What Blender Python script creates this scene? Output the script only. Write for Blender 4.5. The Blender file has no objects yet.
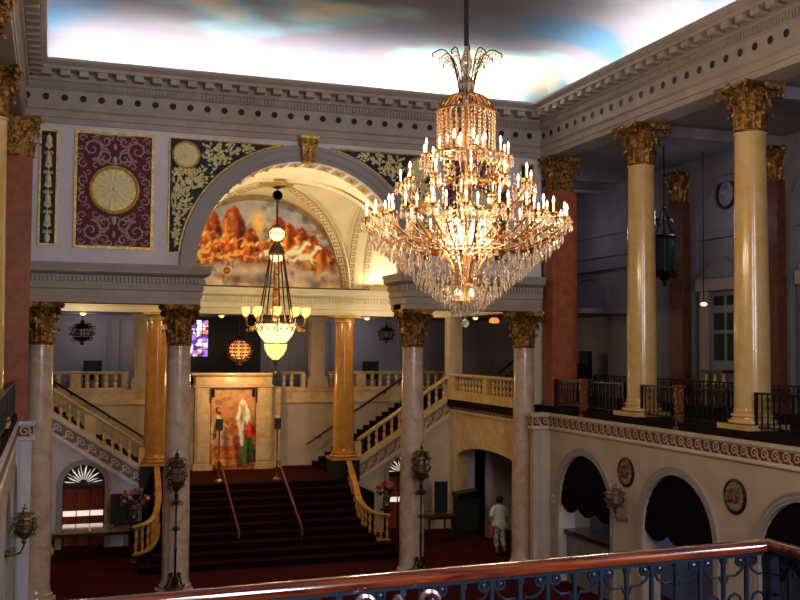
import bpy, math, random
import numpy as np
from mathutils import Vector, Matrix
random.seed(7)
PI = math.pi
SC = bpy.context.scene
COL = SC.collection
EYE = 6.0          # everything is laid out relative to eye height and lifted at the end

# ------------------------------------------------------------------ helpers
class MB:
    def __init__(s, merge=False): s.v = []; s.f = []; s.m = []; s.cur = 0; s.merge = merge
    def mat(s, i): s.cur = i; return s
    def face(s, pts):
        n = len(s.v); s.v += [tuple(p) for p in pts]; s.f.append(tuple(range(n, n+len(pts)))); s.m.append(s.cur)
    def idx(s, verts, faces):
        n = len(s.v); s.v += [tuple(p) for p in verts]
        for f in faces: s.f.append(tuple(n+i for i in f)); s.m.append(s.cur)
    def box(s, x0, x1, y0, y1, z0, z1, b=0):
        if x0 > x1: x0, x1 = x1, x0
        if y0 > y1: y0, y1 = y1, y0
        if z0 > z1: z0, z1 = z1, z0
        v = [(x, y, z) for z in (z0, z1) for y in (y0, y1) for x in (x0, x1)]
        s.idx(v, [(0,2,3,1),(4,5,7,6),(0,1,5,4),(2,6,7,3),(0,4,6,2),(1,3,7,5)]); return s
    def cbox(s, c, sx, sy, sz, rz=0, rx=0, ry=0):
        M = Matrix.Translation(c) @ Matrix.Rotation(rz,4,'Z') @ Matrix.Rotation(ry,4,'Y') @ Matrix.Rotation(rx,4,'X')
        v = [M @ Vector((x*sx/2, y*sy/2, z*sz/2)) for z in (-1,1) for y in (-1,1) for x in (-1,1)]
        s.idx(v, [(0,2,3,1),(4,5,7,6),(0,1,5,4),(2,6,7,3),(0,4,6,2),(1,3,7,5)]); return s
    def prism(s, pts, fn, d0, d1):
        """pts: closed 2D outline; fn(a,b,d)->xyz"""
        n = len(pts)
        A = [fn(a,b,d0) for a,b in pts]; B = [fn(a,b,d1) for a,b in pts]
        s.idx(A+B, [tuple(range(n))[::-1], tuple(range(n,2*n))] + [(i,(i+1)%n,n+(i+1)%n,n+i) for i in range(n)]); return s
    def lathe(s, prof, c=(0,0,0), n=16, ax='Z', caps=True, sx=1, sy=1, a0=0, flute=0, nf=0):
        V = []; F = []
        m = len(prof)
        for r, z in prof:
            for i in range(n):
                a = a0 + 2*PI*i/n
                rr = r*(1+flute*math.cos(nf*a)) if flute else r
                p = (rr*math.cos(a)*sx, rr*math.sin(a)*sy, z)
                if ax == 'X': p = (p[2], p[0], p[1])
                if ax == 'Y': p = (p[0], p[2], p[1])
                V.append((p[0]+c[0], p[1]+c[1], p[2]+c[2]))
        for j in range(m-1):
            for i in range(n):
                k = (i+1) % n
                F.append((j*n+i, j*n+k, (j+1)*n+k, (j+1)*n+i))
        if caps:
            F.append(tuple(range(n))[::-1]); F.append(tuple((m-1)*n+i for i in range(n)))
        s.idx(V, F); return s
    def ring(s, r, z, w=.02, c=(0,0,0), n=20):
        P = [(r-w/2,z-w/2),(r+w/2,z-w/2),(r+w/2,z+w/2),(r-w/2,z+w/2),(r-w/2,z-w/2)]
        return s.lathe(P, c, n, caps=False)
    def ball(s, c, r, n=8, m=6, sz=1):
        return s.lathe([(max(1e-4, r*math.sin(PI*j/m)), -r*sz*math.cos(PI*j/m)) for j in range(m+1)], c, n, caps=False)
    def tube(s, pts, r, n=6, caps=True):
        pts = [Vector(p) for p in pts]; m = len(pts)
        R = r if isinstance(r, (list, tuple)) else [r]*m
        V = []; F = []; up = None
        for i, p in enumerate(pts):
            t = (pts[min(i+1,m-1)] - pts[max(i-1,0)])
            if t.length < 1e-9: t = Vector((0,0,1))
            t.normalize()
            if up is None:
                up = Vector((0,0,1)) if abs(t.z) < .9 else Vector((1,0,0))
            a = t.cross(up)
            if a.length < 1e-6: a = t.cross(Vector((0.3,1,0.2)))
            a.normalize(); b = a.cross(t); b.normalize(); up = b
            for k in range(n):
                q = 2*PI*k/n
                V.append(p + (a*math.cos(q) + b*math.sin(q))*R[i])
        for j in range(m-1):
            for k in range(n):
                l = (k+1) % n
                F.append((j*n+k, j*n+l, (j+1)*n+l, (j+1)*n+k))
        if caps: F.append(tuple(range(n))[::-1]); F.append(tuple((m-1)*n+k for k in range(n)))
        s.idx(V, F); return s
    def sweep(s, path, prof, closed_prof=True, caps=True):
        """path: xyz points; prof: (lateral to the left of travel, up)."""
        P = [Vector(p) for p in path]; m = len(P); n = len(prof); V = []
        for i, p in enumerate(P):
            d0 = (P[i]-P[i-1]) if i > 0 else (P[1]-P[0]); d1 = (P[i+1]-P[i]) if i < m-1 else d0
            d0 = Vector((d0.x, d0.y, 0)).normalized(); d1 = Vector((d1.x, d1.y, 0)).normalized()
            n0 = Vector((-d0.y, d0.x, 0)); n1 = Vector((-d1.y, d1.x, 0))
            nn = (n0+n1); nn.normalize(); k = 1/max(.3, nn.dot(n0))
            for a, b in prof: V.append(p + nn*a*k + Vector((0,0,b)))
        F = []
        for j in range(m-1):
            for k in range(n if closed_prof else n-1):
                l = (k+1) % n
                F.append((j*n+k, j*n+l, (j+1)*n+l, (j+1)*n+k))
        if caps and closed_prof: F.append(tuple(range(n))[::-1]); F.append(tuple((m-1)*n+k for k in range(n)))
        s.idx(V, F); return s
    def add(s, o, M):
        n = len(s.v); s.v += [tuple(M @ Vector(v)) for v in o.v]
        for f, mi in zip(o.f, o.m): s.f.append(tuple(n+i for i in f)); s.m.append(mi)
        return s
    def mesh(s, name, mats, off=(0,0,0), smooth=True):
        me = bpy.data.meshes.new(name)
        me.from_pydata([(v[0]-off[0], v[1]-off[1], v[2]-off[2]) for v in s.v], [], s.f)
        if not isinstance(mats, (list, tuple)): mats = [mats]
        for m in mats: me.materials.append(m)
        me.polygons.foreach_set('material_index', s.m)
        import bmesh
        bm = bmesh.new(); bm.from_mesh(me)
        if s.merge: bmesh.ops.remove_doubles(bm, verts=bm.verts, dist=1e-5)
        bmesh.ops.recalc_face_normals(bm, faces=bm.faces)
        bm.to_mesh(me); bm.free()
        me.update()
        if smooth:
            me.polygons.foreach_set('use_smooth', [True]*len(me.polygons))
            me.set_sharp_from_angle(angle=math.radians(35))
        return me
    def build(s, name, mats, parent=None, smooth=True, off=None):
        if off is None: off = root_loc(parent)
        me = s.mesh(name, mats, off, smooth)
        o = bpy.data.objects.new(name, me); COL.objects.link(o)
        if parent: o.parent = parent
        else: o.location = off
        return o

def root_loc(p):
    if p is None: return (0,0,0)
    while p.parent: p = p.parent
    return tuple(p.location)

def tag(o, label=None, cat=None, group=None, kind=None):
    if label: o['label'] = label
    if cat: o['category'] = cat
    if group: o['group'] = group
    if kind: o['kind'] = kind
    return o
def thing(name, loc, label, cat, group=None, rz=0):
    o = bpy.data.objects.new(name, None); COL.objects.link(o)
    o.location = loc; o.rotation_euler = (0,0,rz); o.empty_display_size = .1
    return tag(o, label, cat, group)
def inst(name, me, parent, loc, rz=0, scale=1, rot=None, sc=None):
    o = bpy.data.objects.new(name, me); COL.objects.link(o); o.parent = parent
    o.location = loc; o.rotation_euler = rot if rot else (0,0,rz); o.scale = sc if sc else (scale,)*3
    return o
def copy_tree(o, parent=None):
    c = o.copy(); COL.objects.link(c)
    if parent: c.parent = parent
    for ch in list(o.children): copy_tree(ch, c)
    return c
def struct(o): o['kind'] = 'structure'; return o

# ------------------------------------------------------------------ materials
def srgb(r, g, b):
    f = lambda c: (c/255/12.92 if c/255 <= .04045 else ((c/255+.055)/1.055)**2.4)
    return (f(r), f(g), f(b), 1)
def mat(name, col, rough=.6, metal=0, col2=None, scale=6, detail=4, coat=0, bump=0, bscale=None, trans=0, emis=None, est=0, spec=.5, stretch=None, ramp=(.4,.6), ior=1.45, alpha=1, sheen=0):
    m = bpy.data.materials.new(name); m.use_nodes = True
    nt = m.node_tree; N = nt.nodes; L = nt.links
    b = N['Principled BSDF']
    b.inputs['Base Color'].default_value = col; b.inputs['Roughness'].default_value = rough
    b.inputs['Metallic'].default_value = metal; b.inputs['Coat Weight'].default_value = coat; b.inputs['Coat Roughness'].default_value = .08
    b.inputs['Transmission Weight'].default_value = trans; b.inputs['IOR'].default_value = ior
    b.inputs['Specular IOR Level'].default_value = spec; b.inputs['Alpha'].default_value = alpha
    if sheen: b.inputs['Sheen Weight'].default_value = sheen
    if emis: b.inputs['Emission Color'].default_value = emis; b.inputs['Emission Strength'].default_value = est
    tc = None
    if col2 or bump:
        tc = N.new('ShaderNodeTexCoord'); mp = N.new('ShaderNodeMapping'); L.new(tc.outputs['Object'], mp.inputs[0])
        if stretch: mp.inputs['Scale'].default_value = stretch
    if col2:
        nz = N.new('ShaderNodeTexNoise'); nz.inputs['Scale'].default_value = scale; nz.inputs['Detail'].default_value = detail
        nz.inputs['Roughness'].default_value = .6; nz.inputs['Distortion'].default_value = .6
        L.new(mp.outputs[0], nz.inputs['Vector'])
        rp = N.new('ShaderNodeValToRGB'); rp.color_ramp.elements[0].position = ramp[0]; rp.color_ramp.elements[1].position = ramp[1]
        rp.color_ramp.elements[0].color = col; rp.color_ramp.elements[1].color = col2
        L.new(nz.outputs['Fac'], rp.inputs[0]); L.new(rp.outputs[0], b.inputs['Base Color'])
    if bump:
        n2 = N.new('ShaderNodeTexNoise'); n2.inputs['Scale'].default_value = bscale or scale*4; n2.inputs['Detail'].default_value = 3
        L.new(mp.outputs[0], n2.inputs['Vector'])
        bp = N.new('ShaderNodeBump'); bp.inputs['Strength'].default_value = bump; bp.inputs['Distance'].default_value = .02
        L.new(n2.outputs['Fac'], bp.inputs['Height']); L.new(bp.outputs[0], b.inputs['Normal'])
    return m
def attr_mat(name, rough=.6, spec=.3, bump=0):
    m = bpy.data.materials.new(name); m.use_nodes = True
    N = m.node_tree.nodes; L = m.node_tree.links; b = N['Principled BSDF']
    a = N.new('ShaderNodeVertexColor'); a.layer_name = 'Col'
    L.new(a.outputs[0], b.inputs['Base Color']); b.inputs['Roughness'].default_value = rough; b.inputs['Specular IOR Level'].default_value = spec
    return m
def emit(name, col, st):
    m = bpy.data.materials.new(name); m.use_nodes = True
    b = m.node_tree.nodes['Principled BSDF']
    b.inputs['Base Color'].default_value = col; b.inputs['Emission Color'].default_value = col; b.inputs['Emission Strength'].default_value = st
    return m

M = {}
M['plaster'] = mat('plaster_grey_lavender', srgb(216,204,214), .7, col2=srgb(208,196,206), scale=1.5, bump=.05)
M['plaster_warm'] = mat('plaster_cream', srgb(206,186,160), .65, col2=srgb(196,174,148), scale=1.2, bump=.05)
M['plaster_side'] = mat('plaster_pinkish_tan', srgb(196,176,158), .65, col2=srgb(186,164,146), scale=1.2, bump=.05)
M['trim'] = mat('painted_plaster_trim', srgb(168,152,142), .6, col2=srgb(158,142,132), scale=2, bump=.06)
M['trim_dark'] = mat('painted_trim_shade', srgb(152,144,142), .6)
M['vault'] = mat('vault_cream_plaster', srgb(238,226,194), .6, col2=srgb(230,216,182), scale=1.4)
M['stone'] = mat('cream_cut_stone', srgb(230,200,146), .42, col2=srgb(210,174,116), scale=2.5, coat=.2, bump=.04)
M['stone_yellow'] = mat('honey_marble', srgb(224,170,84), .35, col2=srgb(196,132,52), scale=3, coat=.4)
M['marble'] = mat('pale_veined_marble', srgb(216,190,170), .22, col2=srgb(190,150,118), scale=2.6, detail=8, coat=.6, ramp=(.38,.66))
M['marble_gold'] = mat('golden_scagliola', srgb(204,154,84), .22, col2=srgb(208,180,126), scale=2.4, detail=8, coat=.6, ramp=(.35,.7))
M['marble_amber'] = mat('amber_marble', srgb(206,132,42), .22, col2=srgb(226,172,86), scale=2.6, detail=8, coat=.6, ramp=(.35,.7))
M['redstone'] = mat('red_marble_pilaster', srgb(172,92,56), .5, col2=srgb(140,70,42), scale=4, detail=8, ramp=(.35,.65), coat=.2)
M['gold'] = mat('antique_gold_leaf', srgb(190,136,66), .36, metal=.75, col2=srgb(72,44,20), scale=14, bump=.6, bscale=60, ramp=(.35,.62))
M['gold_bright'] = mat('bright_gold', srgb(232,196,110), .4, metal=.35, col2=srgb(190,150,72), scale=12, bump=.3)
M['bronze'] = mat('dark_bronze', srgb(92,66,44), .4, metal=.8, col2=srgb(50,36,28), scale=20)
M['pewter'] = mat('silvery_bronze', srgb(168,150,124), .38, metal=.8, col2=srgb(82,70,56), scale=24)
M['iron'] = mat('black_wrought_iron', srgb(34,36,44), .32, metal=.7)
M['iron_blue'] = mat('blue_black_wrought_iron', srgb(64,72,90), .28, metal=.8)
M['brass'] = mat('chandelier_brass', srgb(204,150,84), .3, metal=.95)
M['carpet'] = mat('deep_red_carpet', srgb(70,12,15), .95, col2=srgb(54,9,12), scale=30, bump=.2, spec=.1)
M['stair_carpet'] = mat('shaded_red_stair_carpet', srgb(52,8,11), .95, col2=srgb(40,6,9), scale=30, spec=.1)  # carpet copy darkened for the weaker light on the stairs
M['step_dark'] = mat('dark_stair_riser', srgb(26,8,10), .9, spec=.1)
M['burgundy'] = mat('burgundy_field', srgb(108,22,44), .7, col2=srgb(92,16,38), scale=8)
M['navy'] = mat('dark_navy_field', srgb(34,38,62), .7, col2=srgb(26,30,48), scale=8)
M['silver_relief'] = mat('mauve_grey_relief', srgb(178,156,160), .55, bump=.2)
M['key_gold'] = mat('olive_gold_fret', srgb(168,136,74), .5, metal=.2)
M['cream_relief'] = mat('cream_gilt_relief', srgb(232,214,160), .5, bump=.3)
M['wave_red'] = mat('oxblood_band', srgb(104,46,38), .7)
M['wood_rail'] = mat('polished_mahogany', srgb(128,54,22), .16, col2=srgb(66,18,14), scale=5, detail=6, coat=1, stretch=(.4,6,6))
M['wood_dark'] = mat('dark_wood', srgb(56,30,18), .3, col2=srgb(36,18,12), scale=6, coat=.4)
M['wood_brown'] = mat('reddish_brown_wood', srgb(112,46,22), .5)
M['black'] = mat('matt_black', srgb(14,14,16), .6)
M['dark_green'] = mat('dark_green_board', srgb(34,42,36), .6)
M['drape'] = mat('black_velvet_drape', srgb(20,12,16), .95, spec=.1)
M['curtain'] = mat('dark_red_curtain', srgb(170,72,54), .8)
M['white_cloth'] = mat('white_cloth', srgb(226,222,206), .8)
M['bulb'] = emit('lit_candle_bulb', (1,.80,.50,1), 9)
M['wax'] = mat('candle_sleeve', srgb(244,222,180), .5, emis=(1,.7,.35,1), est=.9)
M['lampglass'] = emit('lit_yellow_glass', (1,.70,.20,1), 1.5)
M['lampglass_hot'] = emit('lit_white_glass', (1,.80,.32,1), 1.9)
M['amberglass'] = emit('lit_amber_glass', (1,.36,.10,1), .9)
M['crystal'] = mat('cut_crystal', (1,.86,.70,1), .06, trans=.75, ior=1.5, spec=.8)
M['crystal_amber'] = mat('warm_cut_crystal', (1,.66,.30,1), .1, trans=.6, ior=1.5, spec=.8)
M['daylight'] = emit('daylight_pane', (.86,.92,1,1), 2.2)
M['daylight_warm'] = emit('warm_daylight_pane', (1,.86,.70,1), .85)
M['cord'] = mat('dark_red_chain_sleeve', srgb(46,14,22), .7)
M['skin'] = mat('skin', srgb(176,120,90), .6)
M['leaf'] = mat('dark_green_leaf', srgb(40,62,34), .5)
M['hair'] = mat('black_hair', srgb(24,18,16), .5)
M['paint'] = attr_mat('painted_surface', .55)

# ------------------------------------------------------------------ painted canvases
class Canvas:
    """a painting worked out by brush strokes, stored per vertex of a flat grid"""
    def __init__(s, nx, ny, u0, u1, v0, v1, bg):
        s.nx, s.ny = nx, ny
        s.U, s.V = np.meshgrid(np.linspace(u0,u1,nx), np.linspace(v0,v1,ny))
        s.C = np.zeros((ny,nx,3)); s.C[:] = np.array(bg)/255.
        s.rng = np.random.RandomState(5)
    def noise(s, f, seed=0, oct=3):
        out = np.zeros_like(s.U); amp = 1; tot = 0
        for o in range(oct):
            r = np.random.RandomState(seed*17+o)
            g = r.rand(64,64); x = s.U*f*(2**o)+31.7*r.rand(); y = s.V*f*(2**o)+17.3*r.rand()
            xi = np.floor(x).astype(int); yi = np.floor(y).astype(int); fx = x-xi; fy = y-yi
            fx = fx*fx*(3-2*fx); fy = fy*fy*(3-2*fy)
            a = g[yi%64,xi%64]; b = g[yi%64,(xi+1)%64]; c = g[(yi+1)%64,xi%64]; d = g[(yi+1)%64,(xi+1)%64]
            out += amp*((a*(1-fx)+b*fx)*(1-fy)+(c*(1-fx)+d*fx)*fy); tot += amp; amp *= .5
        return out/tot
    def mix(s, mask, col):
        mask = np.clip(mask,0,1)[...,None]; s.C = s.C*(1-mask)+np.array(col)/255.*mask
    def ell(s, cu, cv, a, b, col, rot=0, soft=.25, k=1):
        x = s.U-cu; y = s.V-cv; c, n = math.cos(rot), math.sin(rot)
        d = np.sqrt(((x*c+y*n)/a)**2+((-x*n+y*c)/b)**2); s.mix((1-d)/soft*k, col)
    def poly(s, pts, col, wob=0, soft=.0):
        x = s.U + (s.noise(9/ max(1e-6,1),3)-.5)*wob; y = s.V + (s.noise(9,4)-.5)*wob
        ins = np.zeros(s.U.shape, bool); n = len(pts)
        for i in range(n):
            x0,y0 = pts[i]; x1,y1 = pts[(i+1)%n]
            c = ((y0 > y) != (y1 > y)) & (x < (x1-x0)*(y-y0)/((y1-y0) if y1 != y0 else 1e-9)+x0); ins ^= c
        A = np.array(pts); u0, u1 = A[:,0].min(), A[:,0].max(); v0, v1 = A[:,1].min(), A[:,1].max()
        g = 1.12-.36*np.clip((s.U-u0)/(u1-u0+1e-9),0,1)-.14*(1-np.clip((s.V-v0)/(v1-v0+1e-9),0,1))+(s.noise(11,6)-.5)*.35+.16*np.sin(s.U*19+5*s.noise(2,9)+s.V*1.5)
        m = ins.astype(float)[...,None]; s.C = s.C*(1-m)+np.clip(np.array(col)/255.*g[...,None],0,1)*m
    def finish(s, blur=1, grain=.35, f=7, contrast=1.15):
        for _ in range(blur):
            P = np.pad(s.C, ((1,1),(1,1),(0,0)), mode='edge'); s.C = (P[1:-1,1:-1]*2+P[:-2,1:-1]+P[2:,1:-1]+P[1:-1,:-2]+P[1:-1,2:])/6
        s.C = s.C*(1+(s.noise(f,21)[...,None]-.5)*grain*2); s.C = np.clip((s.C-.45)*contrast+.45,0,1)
    def line(s, p0, p1, w, col):
        d = np.array(p1)-np.array(p0); L = max(1e-9,(d**2).sum())
        t = np.clip(((s.U-p0[0])*d[0]+(s.V-p0[1])*d[1])/L,0,1)
        dist = np.hypot(s.U-p0[0]-t*d[0], s.V-p0[1]-t*d[1]); s.mix((w-dist)/(w*.5), col)
    def build(s, name, fn, parent=None, keep=None):
        off = root_loc(parent)
        V = [fn(u,v) for u,v in zip(s.U.ravel(), s.V.ravel())]
        V = [(a-off[0],b-off[1],c-off[2]) for a,b,c in V]
        F = []
        K = keep(s.U, s.V) if keep else np.ones(s.U.shape, bool)
        for j in range(s.ny-1):
            for i in range(s.nx-1):
                if K[j,i] and K[j+1,i+1] and K[j,i+1] and K[j+1,i]:
                    a = j*s.nx+i; F.append((a,a+1,a+1+s.nx,a+s.nx))
        me = bpy.data.meshes.new(name); me.from_pydata(V, [], F)
        ca = me.color_attributes.new('Col','FLOAT_COLOR','POINT')
        c = np.clip(s.C.reshape(-1,3),0,1); lin = np.where(c<=.04045, c/12.92, ((c+.055)/1.055)**2.4)
        buf = np.ones((len(V),4)); buf[:,:3] = lin; ca.data.foreach_set('color', buf.ravel().astype(np.float32))
        me.materials.append(M['paint']); me.update()
        o = bpy.data.objects.new(name, me); COL.objects.link(o)
        if parent: o.parent = parent
        return o

def spiral(cx, cy, r0, r1, a0, turns, n=24):
    return [(cx+(r0+(r1-r0)*i/n)*math.cos(a0+turns*2*PI*i/n), cy+(r0+(r1-r0)*i/n)*math.sin(a0+turns*2*PI*i/n)) for i in range(n+1)]

# ------------------------------------------------------------------ camera
cam = bpy.data.cameras.new('camera'); co = bpy.data.objects.new('camera', cam); COL.objects.link(co)
Rt = Vector((.94530858,-.32609574,.00729801)); Up = Vector((-.02189407,-.04111236,.99891462)); Fw = Vector((.32544177,.94444234,.04600343))
mw = Matrix.Identity(4)
for i in range(3): mw[i][0] = Rt[i]; mw[i][1] = Up[i]; mw[i][2] = -Fw[i]
co.matrix_world = mw
cam.sensor_width = 36; cam.lens = 1010.78/800*36; cam.clip_start = .05; cam.clip_end = 200
SC.camera = co
# ------------------------------------------------------------------ architectural kit
def capital_mb(r, h, hw):
    b = MB()
    b.lathe([(r*1.0,0),(r*1.12,.01*h),(r*1.14,.035*h),(r*1.02,.06*h),(r*.96,.08*h),(r*.97,.55*h),(r*1.15,.75*h),(r*1.5,.88*h)], n=20)
    def leaf(a, z0, H, W, out, off):
        T = 9; S = 4
        V = []
        for i in range(T):
            t = i/(T-1)
            if t < .72:
                rad = r*off + out*.25*(t/.72)**2; z = z0 + H*t/.72*.92
            else:
                q = (t-.72)/.28; rad = r*off + out*.25 + out*.75*math.sin(q*PI*.55); z = z0 + H*.92 + H*.10*math.sin(q*PI) - H*.16*q*q
            w = W*(.75+.45*math.sin(PI*min(1,t*1.15)))*(1-.75*max(0,(t-.7)/.3)**2)*(1+.16*math.cos(t*30))
            for k in range(-S//2, S//2+1):
                s_ = k/(S/2)
                rr = rad - abs(s_)**2*.03 + (.018 if k == 0 else 0) - (.012 if abs(k) == 1 else 0)
                V.append((rr*math.cos(a) - s_*w*math.sin(a), rr*math.sin(a) + s_*w*math.cos(a), z))
        F = [(i*(S+1)+k, i*(S+1)+k+1, (i+1)*(S+1)+k+1, (i+1)*(S+1)+k) for i in range(T-1) for k in range(S)]
        b.idx(V, F)
    for k in range(8): leaf(2*PI*k/8, .06*h, .34*h, .105*r/.3, .13*r/.3, 1.05)
    for k in range(8): leaf(2*PI*(k+.5)/8, .06*h, .60*h, .10*r/.3, .15*r/.3, 1.0)
    for k in range(4):
        a = PI/4 + k*PI/2; ca, sa = math.cos(a), math.sin(a)
        D = hw*1.30
        for side in (-1, 1):
            pts = []
            for i in range(8):
                t = i/7; rad = r*1.05 + (D-.1-r*1.05)*t**1.6; z = .5*h + .36*h*math.sin(t*PI/2)
                pts.append((rad, z))
            cx, cz = D-.1, .86*h-.075
            for x_, z_ in spiral(cx, cz, .075, .012, PI/2, -1.6, 18): pts.append((x_, z_))
            b.tube([(x_*ca - side*.022*sa, x_*sa + side*.022*ca, z_) for x_, z_ in pts], .020, 5)
    for k in range(4):
        a = k*PI/2; ca, sa = math.cos(a), math.sin(a)
        for side in (-1, 1):
            pts = [(side*.16*r/.3, .52*h), (side*.13*r/.3, .66*h)] + [(side*(x_), z_) for x_, z_ in spiral(.07*r/.3, .76*h, .055, .01, .3, 1.4, 14)]
            rr = r*1.22
            b.tube([(rr*ca - x_*sa, rr*sa + x_*ca, z_) for x_, z_ in pts], .014, 4)
        b.ball((hw*.98*ca, hw*.98*sa, .93*h), .065, 8, 5)
        for q in range(6):
            g = q*PI/3; b.ball((hw*.98*ca - .055*math.cos(g)*sa, hw*.98*sa + .055*math.cos(g)*ca, .93*h+.055*math.sin(g)), .028, 5, 4)
    def aba(s):
        P = []
        for k in range(4):
            a0 = PI/4 + k*PI/2; a1 = a0 + PI/2
            p0 = Vector((math.cos(a0), math.sin(a0)))*hw*1.36*s; p1 = Vector((math.cos(a1), math.sin(a1)))*hw*1.36*s
            e = (p1-p0).normalized(); P.append(p0 + e*.03)
            mid = (p0+p1)/2; inn = -mid.normalized()*.12*hw/.55
            for i in range(1, 8):
                t = i/8; P.append(p0.lerp(p1, t) + inn*4*t*(1-t))
            P.append(p1 - e*.03)
        return [tuple(p) for p in P]
    b.prism(aba(.93), lambda x,y,z: (x,y,z), .875*h, .93*h)
    b.prism(aba(1.0), lambda x,y,z: (x,y,z), .93*h, 1.0*h)
    return b
def base_mb(r, h=.3):
    b = MB(); w = r*1.38
    b.box(-w, w, -w, w, 0, h*.3)
    pr = [(w*.98, h*.3)]
    for i in range(9): q = -PI/2 + PI*i/8; pr.append((r*1.2 + r*.16*math.cos(q), h*.43 + h*.13*math.sin(q)))
    pr += [(r*1.12, h*.6), (r*1.1, h*.68)]
    for i in range(9): q = -PI/2 + PI*i/8; pr.append((r*1.08 + r*.11*math.cos(q), h*.78 + h*.09*math.sin(q)))
    pr += [(r*1.05, h*.9), (r*1.0, h)]
    b.lathe(pr, n=32); return b
def shaft_mb(r0, r1, z0, z1):
    b = MB(); H = z1-z0
    b.lathe([(r0*1.06, z0), (r0*1.02, z0+.06)] + [(r0 + (r1-r0)*max(0, t-.25)/.75*(1+.12*math.sin(PI*t)), z0+.06+(H-.1)*t) for t in [i/12 for i in range(13)]] + [(r1*1.08, z1-.04), (r1*1.08, z1)], n=40)
    return b
cap_far = capital_mb(.275, 1.0, .46).mesh('capital', M['gold'])
cap_hall = capital_mb(.29, .95, .52).mesh('capital', M['gold'])
def column(loc, H, r0, r1, label, m, capm, caph, baseh=.3, cat='column', group=None, basemat=None):
    t = thing('corinthian_column', loc, label, cat, group)
    base_mb(r0, baseh).build('column_base', basemat or m, t, off=(0,0,0))
    shaft_mb(r0, r1, baseh, H-caph).build('shaft', m, t, off=(0,0,0))
    inst('capital', capm, t, (0,0,H-caph))
    return t
def arch_pts(uc, zc, r, n=24, a0=0, a1=PI, rz=None):
    rz = rz or r
    return [(uc + r*math.cos(a0+(a1-a0)*i/n), zc + rz*math.sin(a0+(a1-a0)*i/n)) for i in range(n+1)]
def arched_wall(b, fn, u0, u1, z0, z1, ops, d0, d1):
    """ops: list of (uc, hw, zspring, zsill, rise)"""
    T = z1 if callable(z1) else (lambda u: z1)
    u = u0
    for uc, hw, zs, zb, rise in ops:
        b.prism([(u,z0),(uc-hw,z0),(uc-hw,T(uc-hw)),(u,T(u))], fn, d0, d1)
        if zb > z0: b.prism([(uc-hw,z0),(uc+hw,z0),(uc+hw,zb),(uc-hw,zb)], fn, d0, d1)
        A = arch_pts(uc, zs, hw, 24, 0, PI, rise)[::-1]
        for (a, za), (c, zc_) in zip(A[:-1], A[1:]):
            b.prism([(a,za),(c,zc_),(c,T(c)),(a,T(a))], fn, d0, d1)
        u = uc+hw
    b.prism([(u,z0),(u1,z0),(u1,T(u1)),(u,T(u))], fn, d0, d1)
    return b
def archivolt(b, fn, uc, zs, r_in, r_out, d0, d1, zbase=None, n=44, rise=None, steps=((0,0,1),)):
    k = (rise or r_in)/r_in
    for f0, f1, dp in ((0,.3,.6),(.3,.75,.8),(.75,1,1)):
        ra = r_in+(r_out-r_in)*f0; rb = r_in+(r_out-r_in)*f1
        A = arch_pts(uc, zs, ra, n, 0, PI, ra*k); B = arch_pts(uc, zs, rb, n, 0, PI, rb*k)
        for i in range(n): b.prism([A[i],A[i+1],B[i+1],B[i]], fn, d0, d0+(d1-d0)*dp)
        if zbase is not None:
            for sg in (-1, 1):
                b.prism([(uc+sg*ra,zbase),(uc+sg*rb,zbase),(uc+sg*rb,zs),(uc+sg*ra,zs)], fn, d0, d0+(d1-d0)*dp)
FX = lambda X: (lambda u, z, d: (X+d, u, z))       # wall across x: u = y
FY = lambda Y: (lambda u, z, d: (u, Y+d, z))       # wall across y: u = x
def wave_pts(n0=16):
    return None
def wave_band(b, fn, L, h, pitch, rev=False):
    """running scroll: fn(s, t)->xyz on the band, t 0..h"""
    n = max(1, int(round(L/pitch))); p = L/n
    for i in range(n):
        c = (i+.5)*p
        pts = [(c-.62*p, .08*h), (c-.42*p, .12*h), (c-.25*p, .34*h)]
        pts += [(x_, y_) for x_, y_ in spiral(c+.02*p, .52*h, .36*p, .06*p, PI*.95, -1.35, 16)]
        if rev: pts = [(2*c-x_, y_) for x_, y_ in pts]
        w = .055*p
        for k in range(len(pts)-1):
            a = Vector(pts[k]); d = Vector(pts[k+1])-a
            if d.length < 1e-6: continue
            nn = Vector((-d.y, d.x)).normalized()*w*(1.5 if k < 3 else 1)
            b.face([fn(*(a+nn)), fn(*(a-nn)), fn(*(a+d-nn)), fn(*(a+d+nn))])
def key_band(b, fn, L, w, closed=False):
    """meander: fn(s, t) with t 0..w"""
    n = max(1, int(round(L/(w*.95)))); p = L/n; q = w*.11
    def rect(x0, y0, x1, y1):
        b.face([fn(x0,y0), fn(x1,y0), fn(x1,y1), fn(x0,y1)])
    for i in range(n):
        o = i*p
        R = [(0,.12,.9,.24),(.78,.24,.9,.84),(.22,.72,.78,.84),(.22,.4,.34,.72),(.34,.4,.6,.5)]
        for a, c, d, e in R: rect(o+a*p, c*w, o+d*p, e*w)
    m = n*2
    for i in range(m):
        s0, s1 = L*i/m, L*(i+1)/m
        rect(s0, 0, s1, .05*w); rect(s0, .95*w, s1, w)

# ------------------------------------------------------------------ floors, outer walls
struct(MB().box(-6,20,-8,42,-6.2,-6.0).build('floor', M['carpet'])); 
# main hall: four free-standing columns on the far line
HB = 5.72
for x, lab in ((-.22,'pale marble column left of the fanlight door, leftmost of the four below the grey arch wall'),
               (2.95,'pale marble column just left of the grand stairs, gilt capital'),
               (9.0,'pale marble column just right of the stair balustrade, gilt capital'),
               (12.22,'pale marble column beside the red stone pier and the walking person')):
    column((x,25.05,-6.0), 6.98, .325, .275, lab, M['marble'], cap_far, 1.0, group=None)

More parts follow.
